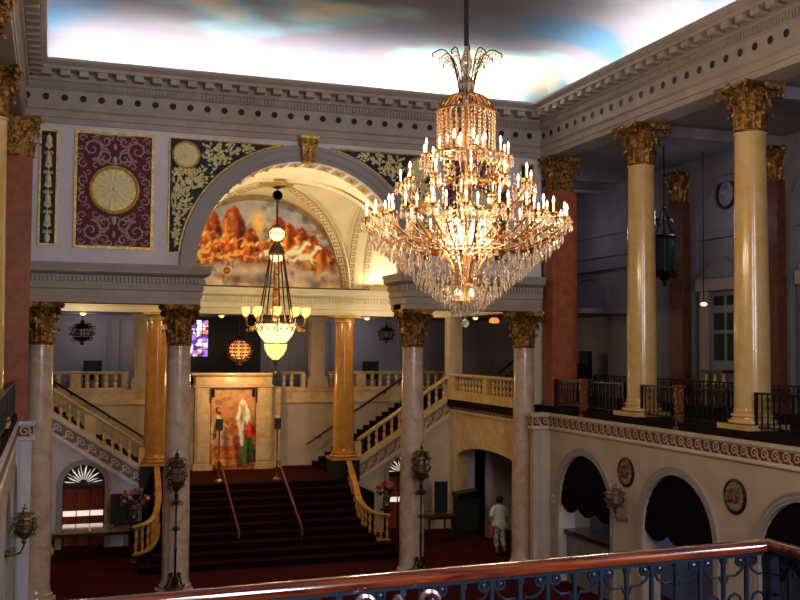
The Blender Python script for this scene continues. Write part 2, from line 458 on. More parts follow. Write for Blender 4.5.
# entablature blocks over the column pairs
PROF_LOW = [(-.5,.98),(0,.98),(0,1.12),(.03,1.12),(.03,1.28),(.07,1.31),(.07,1.38),(.05,1.4),(.05,1.62),(.14,1.64),(.22,1.70),(.22,1.78),(.27,1.86),(.27,1.9),(-.5,1.9)]
def entablature(name, path, prof, dz0, dz1, dlat, pitch=.09):
    b = MB(); b.sweep(path, prof)
    P = [Vector(p) for p in path]
    b.mat(1)
    for a, c in zip(P[:-1], P[1:]):
        d = c-a; L = d.length; d.normalize(); n = Vector((-d.y, d.x, 0)); k = int(L/pitch)
        for i in range(k):
            p = a + d*((i+.5)*L/k) + n*(dlat[0]+dlat[1])/2
            b.cbox((p.x,p.y,(dz0+dz1)/2), pitch*.55, dlat[1]-dlat[0], dz1-dz0, math.atan2(d.y,d.x))
    return struct(b.build(name, [M['trim'], M['trim']]))
entablature('trim_1', [(3.4,26.0,0),(3.4,24.72,0),(-.75,24.72,0)], PROF_LOW, 1.47, 1.6, (.05,.12))
entablature('trim_2', [(12.6,24.72,0),(8.7,24.72,0),(8.7,26.0,0)], PROF_LOW, 1.47, 1.6, (.05,.12))
# beams behind them
b = MB(); b.box(-.75,3.4,25.2,25.75,.985,1.88); b.box(8.7,12.6,25.2,25.75,.985,1.88); struct(b.build('trim_3', M['trim']))

# wall with the great arch
AC, AZ, AR = 6.05, 1.93, 2.74
b = MB(); arched_wall(b, FY(24.95), -.75, 12.7, 1.9, 5.25, [(AC, AR, AZ, 1.9, AR)], 0, .75)
struct(b.build('wall_far', M['plaster']))
b = MB(); archivolt(b, FY(24.95), AC, AZ, AR, AR+.40, 0, -.14)
struct(b.build('trim_4', M['trim_dark'], smooth=True))
# gilded intrados coffers of the arch (gold bands on the reveal)
b = MB()
for i in range(22):
    a0 = PI*(i+.12)/22; a1 = PI*(i+.88)/22
    P = []
    for a in (a0, a1): P.append((AC+(AR-.012)*math.cos(a), AZ+(AR-.012)*math.sin(a)))
    b.mat(0).face([(P[0][0],25.08,P[0][1]),(P[1][0],25.08,P[1][1]),(P[1][0],25.6,P[1][1]),(P[0][0],25.6,P[0][1])])
    am = (a0+a1)/2; c = (AC+(AR-.03)*math.cos(am), AZ+(AR-.03)*math.sin(am))
    b.mat(1).ball((c[0],25.34,c[1]), .05, 8, 5); 
    for q in (-1,1):
        for w in (-.17,.17):
            aa = am+q*.035; b.ball((AC+(AR-.01)*math.cos(aa),25.34+w,AZ+(AR-.01)*math.sin(aa)), .02, 6, 4)
struct(b.build('trim_5', [M['key_gold'], M['gold_bright']]))
# keystone
t = thing('keystone', (AC,24.8,4.62), 'gilded scrolled keystone bracket at the crown of the grey arch', 'keystone')
b = MB(); b.prism([(-.15,0),(.15,0),(.22,.5),(.24,.62),(-.24,.62),(-.22,.5)], lambda u,z,d:(u,d,z), -.16, .12)
b.build('keystone_block', M['gold'], t, off=(0,0,0))
b = MB()
for s in (-1,1): b.tube([(s*.11+s*x_*.6, -.19, .34+y_) for x_, y_ in spiral(0,0,.13,.02,-PI/2,1.5,18)], .022, 5)
b.box(-.26,.26,-.2,.12,.6,.67); b.tube([(0,-.18,.02),(0,-.24,.15),(0,-.2,.4)], .04, 6)
b.build('keystone_scroll', M['gold_bright'], t, off=(0,0,0))

# ------------------------------------------------------------------ great cornice round the hall
XR, XL, YF = 12.65, -.72, 24.88
PROF = [(-.6,5.19),(0,5.19),(0,5.32),(.03,5.33),(.03,5.47),(.09,5.52),(.09,5.57),(0,5.6),(0,5.97),(.05,6.0),(.05,6.15),(.10,6.18),(.10,6.37),(.40,6.38),(.40,6.46),(.44,6.48),(.50,6.55),(.50,6.61),(.36,6.61),(.1,6.5),(-.6,6.5)]
cpath = [(XR,-3,0),(XR,YF,0),(XL,YF,0),(XL,-3,0)]
b = MB(); b.sweep(cpath, PROF)
def along(p0, p1, pitch, off=0):
    p0 = Vector(p0); p1 = Vector(p1); d = p1-p0; L = d.length; d.normalize(); n = Vector((-d.y,d.x,0)); k = int(L/pitch)
    for i in range(k): yield p0 + d*((i+.5)*L/k), d, n
def dots(p0, p1):
    d = (Vector(p1)-Vector(p0)).normalized(); n = Vector((-d.y,d.x,0))
    if abs(d.x) > .5:
        for i in range(-1, 31): yield Vector((-.24+.4177*i, YF, 0)), d, n
    else:
        for j in range(60): yield Vector((p0[0], 24.69-.44*j, 0)), d, n
for p0, p1 in zip(cpath[:-1], cpath[1:]):
    for p, d, n in dots(p0, p1):
        ang = math.atan2(d.y, d.x)
        q = p + n*.25; b.mat(0).cbox((q.x,q.y,6.31), .22, .26, .13, ang)
    for p, d, n in along(p0, p1, .085):
        q = p + n*.08; b.mat(0).cbox((q.x,q.y,6.075), .05, .07, .12, math.atan2(d.y, d.x))
    for p, d, n in dots(p0, p1):
        for rr, off, mi in ((.10,.004,0),(.08,.008,1)):
            q = p + n*off; e = Vector((d.x,d.y,0))
            V = [q + e*rr*math.cos(2*PI*i/16) + Vector((0,0,5.8+rr*math.sin(2*PI*i/16))) for i in range(16)]
            W = [v + n*.012 for v in V] if mi == 0 else [v + n*.01 for v in V]
            b.mat(mi).idx(V+W, [tuple(range(16,32))]+[(i,(i+1)%16,16+(i+1)%16,16+i) for i in range(16)])
struct(b.build('trim_6', [M['trim'], M['black']]))

# ceiling: cove rising from the cornice to a flat sky-painted field
def sky_mat():
    m = bpy.data.materials.new('painted_sky'); m.use_nodes = True; N = m.node_tree.nodes; L = m.node_tree.links; b = N['Principled BSDF']
    tc = N.new('ShaderNodeTexCoord'); mp = N.new('ShaderNodeMapping'); L.new(tc.outputs['Object'], mp.inputs[0]); mp.inputs['Scale'].default_value = (.15,.22,.3); mp.inputs['Rotation'].default_value = (0,0,.5)
    n = N.new('ShaderNodeTexNoise'); n.inputs['Scale'].default_value = 1.3; n.inputs['Detail'].default_value = 3; n.inputs['Roughness'].default_value = .45; n.inputs['Distortion'].default_value = .15
    L.new(mp.outputs[0], n.inputs['Vector'])
    r = N.new('ShaderNodeValToRGB'); e = r.color_ramp.elements
    e[0].position = .34; e[0].color = srgb(72,96,116); e[1].position = .68; e[1].color = srgb(214,190,156)
    for p, c in ((.43,srgb(108,100,106)),(.50,srgb(116,106,108)),(.56,srgb(122,144,148)),(.62,srgb(178,160,138))):
        x = e.new(p); x.color = c
    L.new(n.outputs['Fac'], r.inputs[0]); L.new(r.outputs[0], b.inputs['Base Color']); b.inputs['Roughness'].default_value = .9; b.inputs['Specular IOR Level'].default_value = .1
    return m
M['sky'] = sky_mat()
b = MB()
cv = [(-.55,6.5),(-.55,6.8),(-.5,7.05),(-.38,7.3),(-.15,7.5),(.2,7.66),(.6,7.74),(1.2,7.78)]
b.sweep(cpath, cv, closed_prof=False); b.face([(XR-1.2,-3,7.78),(XR-1.2,YF-1.2,7.78),(XL+1.2,YF-1.2,7.78),(XL+1.2,-3,7.78)])
struct(b.build('ceiling', M['sky']))

# ------------------------------------------------------------------ ornamental wall panels
def frame_mb(b, pts_out, pts_in, fn, d0, d1):
    n = len(pts_out)
    for i in range(n):
        j = (i+1) % n
        b.prism([pts_out[i],pts_out[j],pts_in[j],pts_in[i]], fn, d0, d1)
def rect_pts(u0,u1,z0,z1,g=0): return [(u0+g,z0+g),(u1-g,z0+g),(u1-g,z1-g),(u0+g,z1-g)]
def scroll(b, cx, cz, r, a0, turns, y, w=.018, n=26, mir=False):
    pts = spiral(cx, cz, r, r*.12, a0, turns, n)
    if mir: pts = [(2*mir-x_ , z_) for x_, z_ in pts]
    b.tube([(x_, y, z_) for x_, z_ in pts], [w*(1-.5*i/len(pts)) for i in range(len(pts))], 4)
    for i in range(2, len(pts)-6, 3):
        x_, z_ = pts[i]; x2, z2 = pts[i+1]; d = Vector((x2-x_, z2-z_)).normalized(); nn = Vector((-d.y,d.x))*(1 if turns < 0 else -1)
        if mir: nn = -nn
        tip = Vector((x_,z_)) + nn*w*3.2 + d*w*2
        b.tube([(x_,y,z_), tuple(((x_+tip.x)/2+d.x*w, y-.004, (z_+tip.y)/2+d.y*w)), (tip.x,y,tip.y)], [w*.9, w*.8, w*.15], 4)
def rosette(b, cx, cz, R, y, m0=0, m1=1):
    fn = lambda u,z,d: (u, y+d, z)
    b.mat(m0).lathe([(R,0),(R,-.03),(R*.93,-.055),(R*.88,-.03),(R*.86,-.02),(R*.2,-.02)], (cx,y,cz), 32, 'Y')
    for ring, (ra, rb, k, w) in enumerate(((.42,.86,18,.13),(.20,.56,12,.13),(.06,.3,8,.11))):
        for i in range(k):
            a = 2*PI*(i+.5*ring)/k; c, s = math.cos(a), math.sin(a); dd = -.035-.02*ring
            P = [(ra,-.3),(ra+(rb-ra)*.6,-1),(rb,0),(ra+(rb-ra)*.6,1),(ra,.3)]
            V = [(cx+(p*c-q*w*s)*R, y+dd+(.012 if abs(q) > .5 else 0), cz+(p*s+q*w*c)*R) for p, q in P]
            V.append((cx+(ra+(rb-ra)*.6)*R*c, y+dd-.018, cz+(ra+(rb-ra)*.6)*R*s))
            b.mat(m1).idx(V, [(0,1,5),(1,2,5),(2,3,5),(3,4,5),(4,0,5)])
    b.mat(m1).ball((cx,y-.075,cz), R*.1, 10, 6)
def big_panel(x0, x1, z0, z1, label):
    cx, cz = (x0+x1)/2, (z0+z1)/2; y = 24.95
    t = thing('ornamental_panel', (cx, y, z0), label, 'wall panel')
    MB().box(x0+.05,x1-.05,y-.02,y+.01,z0+.05,z1-.05).build('panel_field', M['burgundy'], t)
    b = MB(); frame_mb(b, rect_pts(x0,x1,z0,z1), rect_pts(x0,x1,z0,z1,.065), FY(y), 0, -.05); b.build('panel_frame', M['gold_bright'], t)
    b = MB(); yy = y-.03
    for sz in (-1,1):
        for mir in (False, cx):
            f = lambda a: a
            for (dx, dz, r, a0, tn, w) in ((-.52,.98,.26,-PI/2,1.5,.026),(-.22,.78,.16,PI*.9,-1.3,.020),(-.22,1.18,.13,PI,1.2,.018),(-.72,.62,.12,PI/2,1.2,.016),(-.74,1.22,.09,0,1.2,.014),(-.70,.22,.13,-PI/2,-1.3,.016),(-.76,.02,.07,0,1.1,.012),(-.30,.30+.40,.09,0,-1.2,.014),(-.62,.42,.08,PI,1.1,.013),(-.1,1.28,.08,PI,1.2,.014),(-.45,1.24,.07,PI/2,-1.2,.013),(-.8,.78,.07,0,1.1,.013),(-.78,1.0,.06,PI,1.1,.012),(-.42,.58,.10,0,1.1,.014)):
                pts = spiral(cx+dx, dz, r, r*.12, a0, tn, 22)
                if mir: pts = [(2*cx-p, q) for p, q in pts]
                pts = [(p, cz+sz*q) for p, q in pts]
                b.tube([(p, yy, q) for p, q in pts], [w*(1-.45*i/len(pts)) for i in range(len(pts))], 4)
                for i in range(1, len(pts)-8, 2):
                    p, q = pts[i]; d = (Vector(pts[i+1])-Vector(pts[i])).normalized(); 
                    out = (Vector((p,q))-Vector(((2*cx-(cx+dx)) if mir else cx+dx, cz+sz*dz))).normalized()
                    tip = Vector((p,q))+out*w*2.6+d*w*1.6
                    b.tube([(p,yy,q),(tip.x,yy,tip.y)], [w, w*.25], 4)
            sgn = 1 if mir else -1
            for (pa, pb, w) in (((.02,.62),(.5,.70),.02),((.03,1.3),(.55,1.26),.016),((.1,.9),(.35,1.0),.024)):
                b.tube([(cx+sgn*pa[0], yy, cz+sz*pa[1]), (cx+sgn*(pa[0]+pb[0])/2, yy, cz+sz*((pa[1]+pb[1])/2+.05)), (cx+sgn*pb[0], yy, cz+sz*pb[1])], [w*.5,w*1.2,w*.4], 4)
        b.ball((cx, yy, cz+sz*.72), .06, 8, 6, 1.8)
        b.ball((cx, yy, cz+sz*1.05), .04, 8, 6, 2.2)
    b.build('scrollwork', M['silver_relief'], t)
    b = MB(); rosette(b, cx, cz+.02, .58, y-.02); b.build('rosette', [M['gold_bright'], M['cream_relief']], t)
big_panel(.43, 2.27, 2.27, 5.07, 'burgundy scrollwork panel with gilt rosette, left of the arch')
big_panel(9.83, 11.67, 2.27, 5.07, 'burgundy scrollwork panel with gilt rosette, behind the great chandelier')
def strip_panel(x0, x1, z0, z1, label):
    cx = (x0+x1)/2; y = 24.95
    t = thing('ornamental_panel', (cx,y,z0), label, 'wall panel')
    MB().box(x0+.04,x1-.04,y-.02,y+.01,z0+.04,z1-.04).build('panel_field', M['navy'], t)
    b = MB(); frame_mb(b, rect_pts(x0,x1,z0,z1), rect_pts(x0,x1,z0,z1,.05), FY(y), 0, -.04); b.build('panel_frame', M['gold_bright'], t)
    b = MB(); yy = y-.03; z = z0+.12; k = 0
    while z < z1-.2:
        r = .05+.02*(k%3 == 0)
        if k % 3 == 0: b.ball((cx,yy,z+.05), r, 8, 6, 1.6)
        elif k % 3 == 1:
            for s in (-1,1): b.tube([(cx+s*p, yy, z+q) for p, q in spiral(.06,.04,.05,.008,PI,-1.3,14)], .010, 4)
            b.ball((cx,yy,z+.02), .025, 6, 4, 2)
        else:
            for s in (-1,1):
                for j in range(3): b.tube([(cx,yy,z),(cx+s*(.04+.02*j),yy,z+.05+.03*(2-j)),(cx+s*(.08-.01*j),yy,z+.10+.02*(2-j))], [.014,.014,.004], 4)
        z += .155; k += 1
    b.tube([(cx,yy,z0+.1),(cx,yy,z1-.1)], .008, 4)
    b.build('candelabra_relief', M['cream_relief'], t)
strip_panel(-.36, .07, 2.3, 5.04, 'narrow navy panel with gilt candelabra relief beside the left red stone pier')
strip_panel(12.03, 12.46, 2.3, 5.04, 'narrow navy panel with gilt relief beside the right red stone pier')
def spandrel(sgn, label):
    X = lambda u: AC + sgn*u        # u measured outward from the arch axis
    y = 24.95; ro = AR+.44; zt = 5.05; zb = 2.25; uo = 3.42
    t = thing('spandrel_panel', (X(uo),y,zb), label, 'wall panel')
    a0 = math.acos(min(1,(uo-.06)/ro)); a0 = math.asin((zb-AZ)/ro); a1 = math.asin((zt-AZ)/ro) if (zt-AZ) < ro else PI/2
    arc = [(ro*math.cos(a0+(a1-a0)*i/16), AZ+ro*math.sin(a0+(a1-a0)*i/16)) for i in range(17)]
    outer = [(uo,zb)] + [(uo,zt)]
    # field as strips between arc and outer side
    def strips(b, g, d0, d1):
        prev = None
        for u, z in arc:
            if prev:
                (u0,z0),(u1,z1) = prev,(u,z)
                b.prism([(X(u0+g),z0),(X(uo-g),z0),(X(uo-g),z1),(X(u1+g),z1)], FY(y), d0, d1)
            prev = (u,z)
    b = MB(); strips(b, .03, 0, -.02); b.build('panel_field', M['navy'], t)
    b = MB(); fr = [(X(u),z) for u, z in arc] 
    b.tube([(p,y-.03,q) for p, q in fr] , .028, 5); b.tube([(X(arc[-1][0]),y-.03,zt),(X(uo),y-.03,zt),(X(uo),y-.03,zb),(X(arc[0][0]),y-.03,zb)], .028, 5); b.build('panel_frame', M['gold_bright'], t)
    b = MB(); rr = random.Random(3)
    stem = [(X(uo-.16),y-.03,zb+.12)] + [(X(uo-.16-.10*math.sin(i)), y-.03, zb+.25+.22*i) for i in range(11)]
    b.tube(stem, .014, 4)
    def leafl(px, pz, a, L):
        c, s = math.cos(a), math.sin(a); w = L*.26
        P = [(0,0),(.5,-1),(1,0),(.5,1)]
        V = [(px+(p*L*c-q*w*s), y-.045+.01*abs(q), pz+(p*L*s+q*w*c)) for p, q in P]; V.append((px+.5*L*c, y-.06, pz+.5*L*s))
        b.idx(V, [(0,1,4),(1,2,4),(2,3,4),(3,0,4)])
    cnt = 0
    for _ in range(2500):
        u = rr.uniform(.8, uo-.1); z = rr.uniform(zb+.1, zt-.1)
        if math.hypot(u, z-AZ) < ro+.10: continue
        if z > zt-.78 and u > uo-.80: continue
        leafl(X(u), z, rr.uniform(-.3,2.4) if sgn < 0 else PI-rr.uniform(-.3,2.4), .125); cnt += 1
        if cnt > 330: break
    b.build('laurel_relief', M['cream_relief'], t)
    b = MB(); rosette(b, X(uo-.40), zt-.40, .34, y-.02); b.build('rosette', [M['gold_bright'], M['cream_relief']], t)
spandrel(-1, 'navy laurel-leaf spandrel panel between burgundy panel and grey arch, left side')
spandrel(1, 'navy laurel-leaf spandrel panel half behind the great chandelier, right of arch')

# ------------------------------------------------------------------ red stone piers with gilt capitals
def pier(x0, x1, y0, y1, z0, z1, label, m=None, caph=.95, name='stone_pier', shadow=True):
    cx, cy = (x0+x1)/2, (y0+y1)/2; w, d = (x1-x0), (y1-y0)
    t = thing(name, (cx, cy, z0), label, 'pier')
    b = MB(); b.box(-w/2, w/2, -d/2, d/2, .25, z1-z0-caph); b.box(-w/2+.12, w/2-.12, -d/2-.015, d/2, .4, z1-z0-caph-.1); b.build('pier_shaft', m or M['redstone'], t, off=(0,0,0))
    b = MB(); b.box(-w/2-.06, w/2+.06, -d/2-.06, d/2+.06, 0, .16); b.box(-w/2-.03, w/2+.03, -d/2-.03, d/2+.03, .16, .25); b.build('pier_base', m or M['redstone'], t, off=(0,0,0))
    cap = capital_mb(w*.50, caph, w*.74); 
    sx = 1.0; mb = MB(); mb.add(cap, Matrix.Translation((0,0,z1-z0-caph)) @ Matrix.Diagonal((1,min(1,d/w*.8),1,1))); mb.box(-w/2+.07, w/2-.07, -d/2+.04, d/2-.02, z1-z0-caph, z1-z0-caph*.1)
    mb.build('capital', M['gold'], t, off=(0,0,0))
    return t
pier(12.68, 13.42, 24.25, 24.80, -1.70, 5.18, 'red stone pier with gilt capital right of the great chandelier')
pier(-1.22, -.48, 24.25, 24.56, -1.70, 5.18, 'red stone pier with gilt capital at the far left')
# ------------------------------------------------------------------ side walls, ledges, arcades
ARCY = [22.25, 18.35, 14.45, 10.55, 6.65]
for side, X0, X1 in (('right', 12.5, 12.95), ('left', -.68, -1.13)):
    sg = 1 if X1 > X0 else -1
    b = MB(); arched_wall(b, FX(X0), 2.0, 25.3, -6.0, -1.95, [(y,1.28,-3.95,-6.0,1.28) for y in ARCY[::-1]], 0, X1-X0)
    struct(b.build('wall_'+side, M['plaster_side']))
    b = MB()
    for y in ARCY: archivolt(b, FX(X0), y, -3.95, 1.28, 1.47, 0, -.06*sg, -6.0)
    # flat corner pilaster next to the end column
    struct(b.build('trim_7' if sg > 0 else 'trim_8', M['trim']))
# corner pilasters
b = MB(); b.box(12.05,12.5,24.12,24.30,-6.0,-2.15); b.box(12.22,12.44,24.08,24.13,-6.0,-2.2); b.box(12.44,12.5,24.06,24.13,-6.0,-2.2); struct(b.build('trim_9', M['plaster_side']))
b = MB(); b.box(-.68,-.36,24.12,24.30,-6.0,-2.15); b.box(-.60,-.44,24.08,24.13,-6.0,-2.2); struct(b.build('trim_10', M['plaster']))
LEDGE = [(-.4,-2.15),(0,-2.15),(.05,-2.14),(.05,-2.10),(.02,-2.07),(.02,-1.82),(.05,-1.80),(.05,-1.72),(-.4,-1.72)]
def ledge(name, path, prof=LEDGE, t0=-2.055, t1=-1.835, lat=.022, pitch=.29, m=None):
    b = MB(); b.sweep(path, prof)
    P = [Vector(p) for p in path]
    for a, c in zip(P[:-1], P[1:]):
        d = c-a; L = Vector((d.x,d.y,0)).length; n = Vector((-d.y,d.x,0)).normalized()
        if L < .2: continue
        def fn(s, t, e=.004, a=a, d=d, n=n, L=L): return a + d*(s/L) + n*(lat+e) + Vector((0,0,t0+t))
        b.mat(1).face([fn(0,0),fn(L,0),fn(L,t1-t0),fn(0,t1-t0)])
        b.mat(2); wave_band(b, lambda s,t: fn(s,t,.012), L, t1-t0, pitch)
    return struct(b.build(name, [m or M['plaster_warm'], M['wave_red'], M['plaster_warm']]))
ledge('trim_11', [(12.5,2,0),(12.5,24.08,0),(12.02,24.08,0),(12.02,24.32,0)])
ledge('trim_12', [(-.33,24.32,0),(-.33,24.08,0),(-.68,24.08,0),(-.68,2,0)], m=M['plaster'])
# gallery floors (dark), ceilings and outer walls
b = MB(); b.box(12.5,16.9,2,37.8,-1.95,-1.55); b.box(-5.2,-.68,2,37.8,-1.95,-1.55); b.box(-1.2,13.0,35.1,37.8,-1.95,-1.6)
struct(b.build('floor', mat('dark_gallery_carpet', srgb(34,22,24), .95, spec=.1)))
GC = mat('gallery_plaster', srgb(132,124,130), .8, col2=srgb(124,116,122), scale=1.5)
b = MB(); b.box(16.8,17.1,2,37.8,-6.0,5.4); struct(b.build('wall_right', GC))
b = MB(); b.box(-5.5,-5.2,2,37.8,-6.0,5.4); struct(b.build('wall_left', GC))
b = MB(); b.box(13.25,17.1,2,37.8,5.2,5.4); b.box(-5.5,-1.32,2,37.8,5.2,5.4); 
for y in (8.65,12.55,16.45,20.35,28.15): b.box(13.2,16.8,y-.25,y+.25,4.95,5.2); b.box(-5.2,-1.3,y-.25,y+.25,4.95,5.2)
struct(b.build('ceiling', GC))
b = MB(); b.box(-5.5,17.1,37.6,37.9,-6.0,5.4); struct(b.build('wall_far', mat('corridor_plaster', srgb(156,148,156), .8)))
b = MB(); b.box(-6,17.3,-4.4,-4.1,-6.2,8.5); struct(b.build('wall_back', M['plaster']))
b = MB(); b.box(-6.3,-6,-4.4,38,-6.2,8.5); struct(b.build('wall_left', M['plaster']))
b = MB(); b.box(-6,-.2,-4.1,2.0,-1.95,-1.65); b.box(-.2,2.38,-4.1,2.86,-1.95,-1.65); b.box(2.38,17.1,-4.1,.4,-1.95,-1.65); struct(b.build('floor', mat('balcony_carpet', srgb(60,20,22), .95, spec=.1)))
# windows in the wall behind the viewer
for i, x in enumerate((2.5, 8.5)):
    b = MB(); b.box(x-.7,x+.7,-4.1,-4.06,.2,4.8)
    w_ = struct(b.build('window_%d' % (i+2), M['daylight']))
    b = MB()
    for k in range(4): b.box(x-.72+.48*k-.03, x-.72+.48*k+.03, -4.06,-3.98,.2,4.8)
    for k in range(5): b.box(x-.75,x+.75,-4.06,-3.98,.2+1.15*k-.03,.2+1.15*k+.03)
    b.build('window_frame', M['trim'], w_)

# colonnades along both galleries
labs_r = {20.35:'golden marble column of the right gallery nearer the red stone pier', 16.45:'golden marble column of the right gallery, nearest to the right edge', 12.55:None}
for y in (20.35, 16.45):
    column((12.95,y,-1.55), 6.74, .345, .30, labs_r[y], M['marble_gold'], cap_hall, .95, .34)
column((-1.17,20.35,-1.55), 6.74, .345, .30, 'golden marble column cut by the left edge, its gilt capital beside the red stone pier', M['marble_gold'], cap_hall, .95, .34)
column((-1.17,16.0,-1.55), 6.74, .345, .30, 'nearest left gallery column, only its gilt capital in view at the top left corner', M['marble_gold'], cap_hall, .95, .34)

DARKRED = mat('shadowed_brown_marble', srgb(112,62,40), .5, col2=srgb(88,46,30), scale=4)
# wall piers, niches, roundels and doors at the back of the right gallery
for y, lab in ((24.25,'dark red stone pier on the gallery wall between the two golden columns'),(20.35,'dark red stone pier on the gallery wall right of the nearer golden column')):
    w = .62
    t = thing('wall_pier', (16.7,y,-1.55), lab, 'pier')
    b = MB(); b.box(-.16,.1,-w/2,w/2,.25,5.65); b.build('pier_shaft', DARKRED, t, off=(0,0,0))
    b = MB(); b.box(-.22,.1,-w/2-.06,w/2+.06,0,.25); b.build('pier_base', M['redstone'], t, off=(0,0,0))
    b = MB(); c = capital_mb(.24,.85,.36); b.add(c, Matrix.Translation((0,0,5.65))); b.build('capital', M['gold'], t, off=(0,0,0))
b = MB()
for y in (22.3, 18.4, 29.6):
    hw = 1.42; archivolt(b, FX(16.8), y, 3.15 if y < 25 else 1.0, hw-.15, hw, 0, -.10, -1.55)
    for dz in (2.95,) if y < 25 else (): b.box(16.7,16.8,y-hw+.1,y+hw-.1,dz,dz+.22)
b.box(16.66,16.8,25.0,31,2.5,2.9); b.box(16.6,16.8,25,31,2.9,3.05); b.box(16.68,16.8,25,31,3.6,3.8)
struct(b.build('trim_13', mat('gallery_trim', srgb(120,112,120), .7)))
for y, lab in ((22.3,'oval framed relief high on the dark gallery wall between the golden columns'),(18.4,'oval framed relief on the gallery wall beyond the nearer golden column')):
    t = thing('oval_relief', (16.8,y,3.65), lab, 'wall relief')
    MB().lathe([(.42,0),(.42,-.05),(.34,-.06),(.33,-.02),(.01,-.02)], (16.8,y,4.1), 28, 'X').build('relief_frame', M['wood_dark'], t)
    b = MB(); b.lathe([(.33,-.02),(.2,-.05),(.01,-.07)], (16.8,y,4.1), 20, 'X'); b.ball((16.72,y,4.15), .12, 8, 6); b.build('relief_figure', GC, t)
for i, y in enumerate((22.3, 18.4)):
    d = thing('door_%d' % (i+1), (16.8,y,-1.55), None, None); struct(d)
    b = MB(); f = lambda u,z,dd: (16.8+dd,u,z)
    for s in (-1,1): b.box(16.62,16.8,y+s*.85-.12,y+s*.85+.12,-1.55,1.55)
    b.box(16.58,16.8,y-1.1,y+1.1,1.55,1.85)
    b.mat(1).prism([(y-1.15,1.85),(y+1.15,1.85),(y,2.45)], f, -.2, 0); b.mat(1).prism([(y-.85,1.9),(y+.85,1.9),(y,2.33)], f, -.22, -.2)
    b.build('door_frame', [M['trim'], GC], d)
    b = MB(); b.box(16.74,16.8,y-.73,y+.73,-1.5,1.5); b.build('door_leaf', mat('grey_door%d' % i, srgb(120,124,136), .5), d)
    b = MB()
    for s in (-1,1):
        for z0, z1 in ((-.3,.4),(.5,.95),(1.15,1.4)): b.box(16.71,16.75,y+s*.28-.2,y+s*.28+.2,z0,z1)
    b.build('door_pane', M['black'], d)
# yellowish lit ornaments seen low on the door and a small lamp above
t = thing('ceiling_lamp', (16.2,22.5,1.1), 'small glowing lamp hanging before the glazed gallery door', 'lamp')
b = MB(); b.ball((16.2,22.5,1.17), .09, 10, 6, .6); b.build('lamp_glass', M['lampglass_hot'], t)
b = MB(); b.tube([(16.2,22.5,1.2),(16.2,22.5,5.2)], .012, 5); b.build('lamp_rod', M['iron'], t)
t = thing('gilded_console', (16.55,22.35,-1.55), 'gilded console table below the glazed gallery door', 'console table')
b = MB(); b.box(16.3,16.7,21.9,22.8,-.62,-.55); b.build('console_top', M['wood_dark'], t)
for yy in (21.98,22.35,22.72): 
    MB().lathe([(.03,-1.55),(.07,-1.45),(.03,-1.2),(.09,-.9),(.05,-.7),(.08,-.62)], (16.42,yy,0), 10).build('leg', M['gold_bright'], t)

# wrought iron gallery railings between the columns
def railing_protos(mat_, hgt=.66):
    b = MB(); b.box(-.011,.011,-.011,.011,0,hgt); p = b.mesh('baluster', mat_)
    b = MB(); b.box(-.011,.011,-.011,.011,0,hgt)
    for s in (-1,1):
        b.tube([(0,s*q,hgt-.12+r_) for q, r_ in spiral(.045,.03,.045,.012,PI,-1.3,12)], .008, 4)
        b.tube([(0,s*q,hgt-.24+r_) for q, r_ in spiral(.045,.0,.04,.012,PI,1.3,12)], .008, 4)
        b.tube([(0,s*q,.06+r_) for q, r_ in spiral(.04,.0,.035,.012,PI,1.3,12)], .008, 4)
    q = b.mesh('baluster', mat_); return p, q
RP = railing_protos(M['iron'])
def gallery_rail(x, y0, y1, z, label, group=None):
    """y0 < y1; z = floor level"""
    t = thing('iron_railing', (x, y0, z), label, 'railing', group)
    L = y1-y0
    MB().box(-.035,.035,0,L,.69,.73).build('top_rail', M['iron'], t, off=(0,0,0))
    MB().box(-.018,.018,0,L,.06,.085).build('bottom_rail', M['iron'], t, off=(0,0,0))
    for yy in (0, L): MB().box(-.025,.025,yy-.025,yy+.025,0,.71).build('newel', M['iron'], t, off=(0,0,0))
    n = int(L/.16)
    for i in range(1, n): inst('baluster', RP[i%2], t, (0, L*i/n, .03))
    return t
gallery_rail(12.72, 16.9, 20.0, -1.55, 'black iron railing between the two golden gallery columns')
gallery_rail(12.72, 12.9, 16.05, -1.55, 'black iron railing right of the nearer golden column')
gallery_rail(12.72, 20.75, 24.15, -1.55, 'black iron railing between the red stone pier and the farther golden column')
gallery_rail(-.755, 20.3, 24.15, -1.55, 'black iron railing at the left edge against the red stone pier')
gallery_rail(-.755, 15.8, 20.2, -1.55, 'black iron railing along the left gallery, nearer than the pier')
gallery_rail(16.0, 13.0, 20.2, -1.55, 'low dark railing at the back of the right gallery')
gallery_rail(16.0, 20.6, 27.8, -1.55, 'low dark railing behind the farther golden column')
def gilded_post(x, y, z, label):
    t = thing('gilded_post', (x,y,z), label, 'post')
    b = MB(); b.box(-.09,.09,-.09,.09,0,.08); b.box(-.1,.1,-.1,.1,.9,.95); b.box(-.065,.065,-.065,.065,.08,.9); b.build('post_body', M['wood_brown'], t, off=(0,0,0))
    b = MB(); rr = random.Random(int(y*10))
    for i in range(26):
        a = rr.uniform(0,2*PI); zz = .12+.76*i/26
        b.ball((.075*math.cos(a),.075*math.sin(a),zz), rr.uniform(.018,.04), 6, 4)
    for k in range(4):
        a = k*PI/2; b.tube([(.08*math.cos(a)+.03*math.sin(a+q*1.3), .08*math.sin(a)+.03*math.cos(a+q*1.3), .1+.1*q) for q in range(9)], .014, 5)
    b.build('gilt_ornament', M['gold'], t, off=(0,0,0))
gilded_post(12.58, 18.35, -1.72, 'gilt carved post on the ledge between the golden columns')
gilded_post(12.58, 22.4, -1.72, 'gilt carved post on the ledge between red pier and farther golden column')

